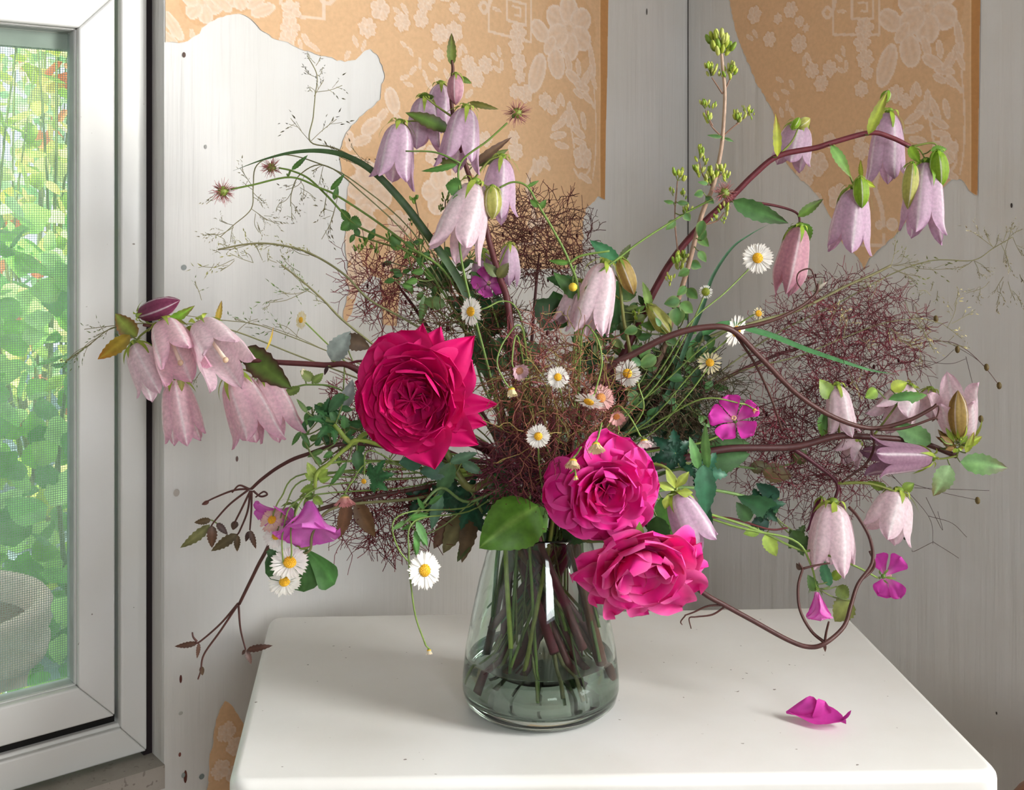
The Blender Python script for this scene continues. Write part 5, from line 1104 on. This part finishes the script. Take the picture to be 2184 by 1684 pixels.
vine('brown clematis shoot splitting into three above the table corner', [(900,1040,.89),(700,1080,.87),(600,1130,.862),(560,1188,.86),(536,1235,.86),(510,1288,.86)], .86, (0.0018, 0.0016, 0.0012),
     [([(508,1286),(470,1330),(426,1368),(415,1370)],), ([(508,1288),(470,1345),(435,1395),(428,1430),(422,1448)],), ([(509,1290),(513,1340),(524,1385)],), ([(420,1368),(412,1358),(410,1348)],)],
     [((422,1370),(372,1378),14,'5a4034'),((424,1370),(420,1404),10,'5a4034'),((526,1386),(582,1376),16,'4f352c'),((524,1386),(536,1416),14,'4f352c'),((524,1386),(516,1396),10,'4f352c'),((430,1420),(432,1440),12,'5a4838')], lin('5a3f34'), lin('4f2f2a'))
vine('thick dark clematis vine arching across the right of the bouquet and forking', [(1230,900,.87),(1290,792,.87),(1350,755,.87),(1430,715,.87),(1500,698,.872),(1560,703,.875),(1620,760,.885),(1700,840,.90),(1780,890,.91),(1860,913,.92),(1935,897,.92),(1985,872,.92),(1998,862,.92)], .90, (0.0026, 0.0026, 0.0022, 0.0012),
     [([(1560,703,.875),(1640,685,.88),(1700,658,.885),(1738,628,.89),(1745,605,.89)], (0.0016, 0.001)), ([(1565,708,.875),(1610,775,.89),(1645,850,.90),(1668,918,.91)], (0.0011, 0.0008)), ([(1858,914,.92),(1864,950,.92),(1850,985,.92),(1820,1010,.92),(1795,1028,.92)], (0.0011, 0.0009)), ([(1985,872,.92),(2002,866,.92),(1998,888,.92),(1988,898,.92)], (0.0008, 0.0005)), ([(1872,916,.915),(1930,912,.915),(1990,892,.915),(2000,895,.915)], (0.0013, 0.0008)), ([(1742,612,.89),(1730,575,.89),(1705,580,.89),(1700,600,.89),(1712,620,.89)], (0.0007, 0.0005))],
     [((1742,625),(1752,590),14,'5a5440'),((1735,620),(1765,600),9,'a8a090')])
vine('dark clematis vine looping down over the table edge below the pale bells', [(1380,1120,.90),(1420,1200,.86),(1497,1262,.85),(1545,1290,.85),(1600,1320,.85),(1680,1364,.85),(1725,1379,.85),(1760,1371,.85),(1800,1335,.86),(1815,1290,.87),(1830,1245,.88),(1860,1200,.89),(1856,1150,.90),(1832,1105,.905),(1810,1080,.91)], .87, (0.0018, 0.0019, 0.0016, 0.0012),
     [([(1760,1371,.85),(1730,1345,.855),(1706,1300,.86),(1702,1250,.865),(1712,1212,.87)], (0.0013, 0.001)), ([(1758,1380,.85),(1762,1350,.85),(1768,1325,.85)], (0.0011, 0.0008)), ([(1545,1290,.85),(1510,1292,.85),(1480,1305,.85),(1460,1312,.85)], (0.0009, 0.0005)), ([(1548,1292,.85),(1520,1310,.85),(1485,1315,.85),(1470,1318,.85),(1474,1340,.85)], (0.0008, 0.0004)), ([(1462,1312,.85),(1452,1325,.85),(1455,1332,.85)], (0.0006, .0004)), ([(1712,1212,.87),(1740,1205,.87),(1770,1200,.87)], (0.001, .0007)), ([(1855,1175,.895),(1865,1200,.895),(1858,1218,.895),(1838,1235,.89)], (0.0011, .0009)), ([(1712,1212,.87),(1704,1200,.87)],)],
     [((1758,1370),(1760,1390),8,'4a2f2a'),((1708,1215),(1698,1200),12,'4a3a30')])

# ================================================================== LOOSE LEAVES AND LEAFY STALKS
def lobed(pl, c, r, d, n=5, col='2f5a38', nrm=None, spread=4.6, ang0=0.6, wr=.34, name='leaf'):
    """a hand-shaped cut leaf"""
    m = MB(); C = P(*c, d); pl.bases.append(C); R = r*d/F; nn = unit((CAMN(C) if nrm is None else np.array(nrm, float))+pl.rs.normal(0, .35, 3)); u = perp(nn); w_ = np.cross(nn, u); cc = lin(col)
    for k in range(n):
        q = ang0-spread/2+spread*k/(n-1); o = u*math.cos(q)+w_*math.sin(q); L = R*(1-.35*abs(k/(n-1)*2-1)**1.5)
        blade(m, C-o*R*.05, C+o*L, nn, R*wr*1.5, pr_leaf, bend=.08, cup=.25, nv=12, nu=2, ser=.38, nser=99, col=cc*pl.rs.uniform(.85, 1.15), crib=cc*1.5, curl=-.15, rs=pl.rs)
    return m.build(name, M_leaf, pl.root)
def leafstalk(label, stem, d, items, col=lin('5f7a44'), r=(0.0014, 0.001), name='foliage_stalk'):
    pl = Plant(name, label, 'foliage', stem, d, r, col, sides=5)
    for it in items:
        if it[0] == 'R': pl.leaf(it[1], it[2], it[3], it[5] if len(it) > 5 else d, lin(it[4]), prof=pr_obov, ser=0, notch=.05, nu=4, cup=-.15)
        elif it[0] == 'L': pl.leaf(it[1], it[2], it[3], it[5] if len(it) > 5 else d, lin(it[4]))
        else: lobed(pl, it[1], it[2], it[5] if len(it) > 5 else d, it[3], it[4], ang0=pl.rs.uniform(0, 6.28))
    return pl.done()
H = Plant('heart_leaf', 'broad heart-shaped green leaf folded over the vase rim', 'leaf', [(1130,1130,.87),(1135,1090,.855)], .85, (0.0014, 0.001), lin('6f8a40'), sides=5)
H.leaf((1148,1078), (1022,1168), 125, .845, lin('5a8a2e'), d2=.82, bend=.12, cup=-.35, nv=20, nu=5, ser=.05, ruffle=.03, crib=lin('7fa84a')); H.leaf((1120,1085), (1165,1135), 70, .855, lin('4f7a2c'), ser=.04, cup=-.2); H.done()
leafstalk('round three-lobed green leaf hanging beneath the pink cranesbill', [(900,1060,.88),(720,1080,.86),(670,1130,.855),(662,1170,.855),(648,1182,.855)], .857, [('R',(652,1172),(714,1246),84,'4a7a3e',.857),('R',(650,1176),(648,1262),66,'456f3a',.858),('R',(645,1176),(566,1222),66,'3f6a38',.86),('L',(655,1172),(632,1112),44,'7f8a3a',.865),('L',(600,1200),(566,1168),24,'3a5f34',.86)], lin('7a7a50'))
leafstalk('cut green cranesbill leaves spreading left of the crimson rose', [(960,1010,.88),(800,925,.86),(752,945,.86),(712,905,.86)], .86, [('P',(700,905),60,6,'3f6f40',.86),('P',(690,880),44,5,'35603a',.87),('P',(800,1020),50,6,'35663c',.855),('L',(715,900),(655,890),16,'5f7a44'),('L',(740,985),(700,1040),14,'4f7a3e'),('L',(760,960),(770,1010),30,'3f6a3c'),('L',(655,880),(632,850),12,'5f7a40'),('L',(690,960),(655,975),14,'5f7f44'),('L',(735,840),(700,880),30,'46704a')], lin('8aa04a'), (0.0022, 0.0018))
leafstalk('pale green seed-pod stalk of the cranesbill below the pink bells', [(960,1000,.88),(780,940,.86),(740,955,.86),(700,990,.855),(676,1010,.85),(672,1040,.85)], .852, [('L',(672,1018),(655,985),22,'a8bf5a'),('L',(675,1016),(700,1000),22,'9ab850'),('L',(672,1020),(650,1010),20,'9ab850'),('L',(680,1022),(706,1018),20,'8aa848'),('L',(672,1040),(640,1048),22,'7f9a44'),('L',(668,1060),(690,1075),20,'8aa848'),('L',(640,920),(622,950),12,'4f7a3e'),('L',(642,922),(662,950),12,'4f7a3e')], lin('9ab050'), (0.0020, 0.0014))
leafstalk('grey-green toothed leaves under the crimson rose', [(1040,1100,.88),(1000,1040,.86),(960,1010,.855)], .855, [('L',(960,985),(1020,965),24,'5a7f62'),('L',(985,985),(1030,1010),24,'4f7556'),('L',(965,985),(935,1060),40,'4a7048'),('L',(940,1050),(920,1130),28,'5a8068'),('L',(955,1000),(895,1005),44,'466a56'),('L',(900,990),(850,985),44,'3f6550'),('L',(880,1120),(855,1130),10,'5f9a4a'),('L',(885,1100),(915,1095),12,'5f9a4a'),('L',(890,1110),(905,1165),18,'5a9048'),('L',(885,1150),(888,1185),14,'5a9048')], lin('5f7a44'))
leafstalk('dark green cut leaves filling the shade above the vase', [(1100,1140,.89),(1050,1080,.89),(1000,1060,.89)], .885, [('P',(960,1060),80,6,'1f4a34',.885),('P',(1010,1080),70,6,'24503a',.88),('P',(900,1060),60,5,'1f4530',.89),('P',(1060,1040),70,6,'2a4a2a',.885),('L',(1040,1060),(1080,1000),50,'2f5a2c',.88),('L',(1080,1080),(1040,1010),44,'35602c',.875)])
leafstalk('brown-green lobed leaves hanging behind the dangling daisy', [(1080,1130,.90),(1000,1110,.90)], .90, [('L',(1010,1090),(985,1200),40,'5a4a34'),('L',(985,1090),(945,1180),46,'5f5a3a'),('L',(960,1100),(925,1170),40,'5a4434'),('L',(740,1065),(722,1150),36,'6a4a34',.87),('L',(760,1070),(800,1145),40,'6a5034',.87),('L',(1005,1150),(975,1198),26,'55603a')], lin('5a4434'))
leafstalk('slim green leaves trailing above the dangling daisy', [(1000,1070,.86),(940,1040,.84),(890,1090,.825),(862,1115,.82)], .822, [('L',(870,1105),(915,1100),16,'5f9a4a'),('L',(888,1112),(912,1165),20,'5f9450'),('L',(885,1130),(890,1185),16,'5a8f48'),('L',(865,1110),(835,1130),12,'6f9a5a'),('L',(915,1075),(945,1055),14,'4f8040'),('L',(905,1085),(890,1060),12,'4f8040')])
leafstalk('silvery veined young leaf curling at the left of the crimson rose', [(960,900,.88),(800,780,.87),(735,775,.87)], .868, [('L',(706,768),(748,706),50,'8a9590'),('L',(735,720),(790,742),40,'5a4a3a'),('L',(730,870),(752,808),34,'7a8080'),('L',(700,780),(692,800),10,'3a2a2c')], RED)
leafstalk('deep green cut cranesbill leaf hanging right of the pink roses', [(1330,1040,.88),(1450,1000,.86),(1500,1040,.855)], .855, [('P',(1495,1010),66,6,'2f6048',.855),('P',(1440,965),64,6,'1f4a38',.865),('L',(1500,990),(1505,1100),50,'35684a',.85),('L',(1490,1000),(1470,930),26,'5f8f50'),('L',(1510,1000),(1505,900),24,'6fa05a'),('L',(1500,1060),(1520,1140),24,'2a5a3a'),('L',(1400,1100),(1420,1170),60,'3f6a34',.87),('L',(1410,1060),(1440,1150),56,'45702f',.875)])
leafstalk('broad dark leaf with a toothed edge under the dark red stem', [(1340,1010,.90),(1450,980,.91)], .915, [('L',(1490,985),(1600,968),66,'38602f'),('L',(1480,950),(1600,945),50,'3f5f30',.925),('L',(1480,990),(1560,1000),70,'32582c')])
leafstalk('curled dark green cranesbill leaf against the grey wall', [(1330,1060,.90),(1440,1040,.905),(1530,1046,.91),(1600,1062,.915),(1640,1080,.915)], .915, [('P',(1625,1080),56,6,'28503a',.915),('L',(1660,1090),(1572,1058),50,'2f5a38',.912),('L',(1662,1060),(1612,1030),36,'234a38'),('L',(1600,1110),(1570,1070),34,'3a5a34',.91),('L',(1640,1110),(1600,1120),36,'28483c',.92),('P',(1700,1150),44,5,'4f6a3c',.918),('L',(1690,1130),(1720,1180),40,'4a6a38')], lin('6f8f50'), (0.0016, 0.0013))
leafstalk('small lime-green leaf pair dangling on a red twig', [(1340,1080,.90),(1480,1100,.91),(1560,1105,.915),(1640,1128,.915),(1680,1125,.915)], .915, [('L',(1632,1138),(1656,1186),34,'a8c45a'),('L',(1620,1132),(1585,1138),22,'8aa84a')], lin('6a2f30'), (0.001, 0.0008))
leafstalk('olive round leaf dimly seen in the lower right plume', [(1340,1020,.92),(1500,990,.94),(1620,1000,.95)], .95, [('L',(1625,1005),(1690,1015),46,'6a5a38'),('L',(1695,985),(1720,960),34,'5f6a3a'),('L',(1600,1000),(1640,990),30,'5a5434')])
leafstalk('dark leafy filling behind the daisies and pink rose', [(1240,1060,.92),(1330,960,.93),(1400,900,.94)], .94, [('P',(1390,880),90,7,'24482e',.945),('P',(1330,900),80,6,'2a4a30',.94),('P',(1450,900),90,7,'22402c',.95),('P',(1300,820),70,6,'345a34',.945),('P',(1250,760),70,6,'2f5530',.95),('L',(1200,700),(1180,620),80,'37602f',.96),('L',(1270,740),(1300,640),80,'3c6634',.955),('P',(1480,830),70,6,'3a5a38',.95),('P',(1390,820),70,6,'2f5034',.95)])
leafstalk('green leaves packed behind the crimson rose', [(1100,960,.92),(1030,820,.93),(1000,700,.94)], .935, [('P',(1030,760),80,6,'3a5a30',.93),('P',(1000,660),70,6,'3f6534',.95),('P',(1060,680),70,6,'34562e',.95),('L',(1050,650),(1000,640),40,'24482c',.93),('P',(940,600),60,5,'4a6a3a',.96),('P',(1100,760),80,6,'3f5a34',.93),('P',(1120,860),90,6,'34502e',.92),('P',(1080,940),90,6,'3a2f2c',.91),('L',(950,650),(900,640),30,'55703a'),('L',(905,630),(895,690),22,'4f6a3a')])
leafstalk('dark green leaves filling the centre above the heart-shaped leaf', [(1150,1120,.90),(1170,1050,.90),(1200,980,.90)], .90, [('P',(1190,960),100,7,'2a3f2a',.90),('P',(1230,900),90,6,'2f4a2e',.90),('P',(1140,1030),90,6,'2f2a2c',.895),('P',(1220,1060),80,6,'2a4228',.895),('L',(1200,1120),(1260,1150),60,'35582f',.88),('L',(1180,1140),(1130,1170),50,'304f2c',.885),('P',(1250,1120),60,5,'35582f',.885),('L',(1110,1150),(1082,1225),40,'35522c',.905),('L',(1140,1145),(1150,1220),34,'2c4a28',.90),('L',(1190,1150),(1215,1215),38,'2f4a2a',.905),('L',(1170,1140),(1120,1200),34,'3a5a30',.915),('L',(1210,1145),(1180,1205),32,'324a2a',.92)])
leafstalk('small seed-headed stalk behind the pink bells', [(940,960,.90),(800,880,.89),(720,828,.885),(660,820,.885),(630,825,.885)], .885, [('L',(668,810),(640,790),24,'8a9a5a'),('L',(665,815),(690,795),22,'7a9050'),('L',(640,826),(600,840),22,'6a8040'),('L',(650,800),(646,785),16,'d8d0b0')], lin('6f8a48'), (0.0009, 0.0007))

def thicket(label, stem, d, c, rad, n, cols, sz, seed):
    """a leafy sprig: many small leaves in opposite pairs along side shoots"""
    pl = Plant('leafy_sprig', label, 'foliage', stem, d, (0.0016, 0.0008), lin('6a6a44'), sides=5); rs = np.random.RandomState(seed)
    for k in range(n):
        q = rs.uniform(0, 6.28); r_ = math.sqrt(rs.uniform(0, 1)); x, y = c[0]+rad[0]*r_*math.cos(q), c[1]+rad[1]*r_*math.sin(q); dd = d+rs.uniform(-.02, .02)
        a = rs.uniform(0, 6.28); L = sz*rs.uniform(.6, 1.3)
        if k % 4 == 0: pl.branch([(x, y, dd), ((x+c[0])/2+rs.uniform(-15, 15), (y+c[1]+rad[1]*.6)/2, d), (c[0]+rs.uniform(-20, 20), c[1]+rad[1]*.8, d)], (0.0005, 0.0006))
        pl.leaf((x, y), (x+math.cos(a)*L, y+math.sin(a)*L), L*.55, dd, lin(cols[rs.randint(len(cols))]), ser=0, nv=8)
    return pl.done()
thicket('leafy oregano shoots crowding under the dark arching vine', [(1300,960,.92),(1380,860,.92),(1420,780,.92)], .925, (1430,790), (95,130), 70, ['3f6a3c', '4f7a44', '5f8a4a', '35583a'], 30, 31)
thicket('leafy green shoots left of the oregano stem behind the faded bells', [(1240,900,.94),(1340,760,.945)], .945, (1350,730), (80,90), 44, ['4a6a38', '5a7a3e', '6a7a44', '3f5a34'], 32, 32)
thicket('fine green shoots between the burr stalks and the crimson rose', [(1080,900,.94),(960,640,.95)], .955, (930,560), (110,70), 46, ['4f7a3a', '5f8a42', '44683a'], 22, 33)
thicket('small green leaves tangled below the window-side bells', [(1000,1000,.89),(800,930,.88),(720,900,.88)], .88, (710,920), (75,75), 40, ['4a7a44', '5a8a4a', '3f6a40', '6a8f50'], 26, 34)
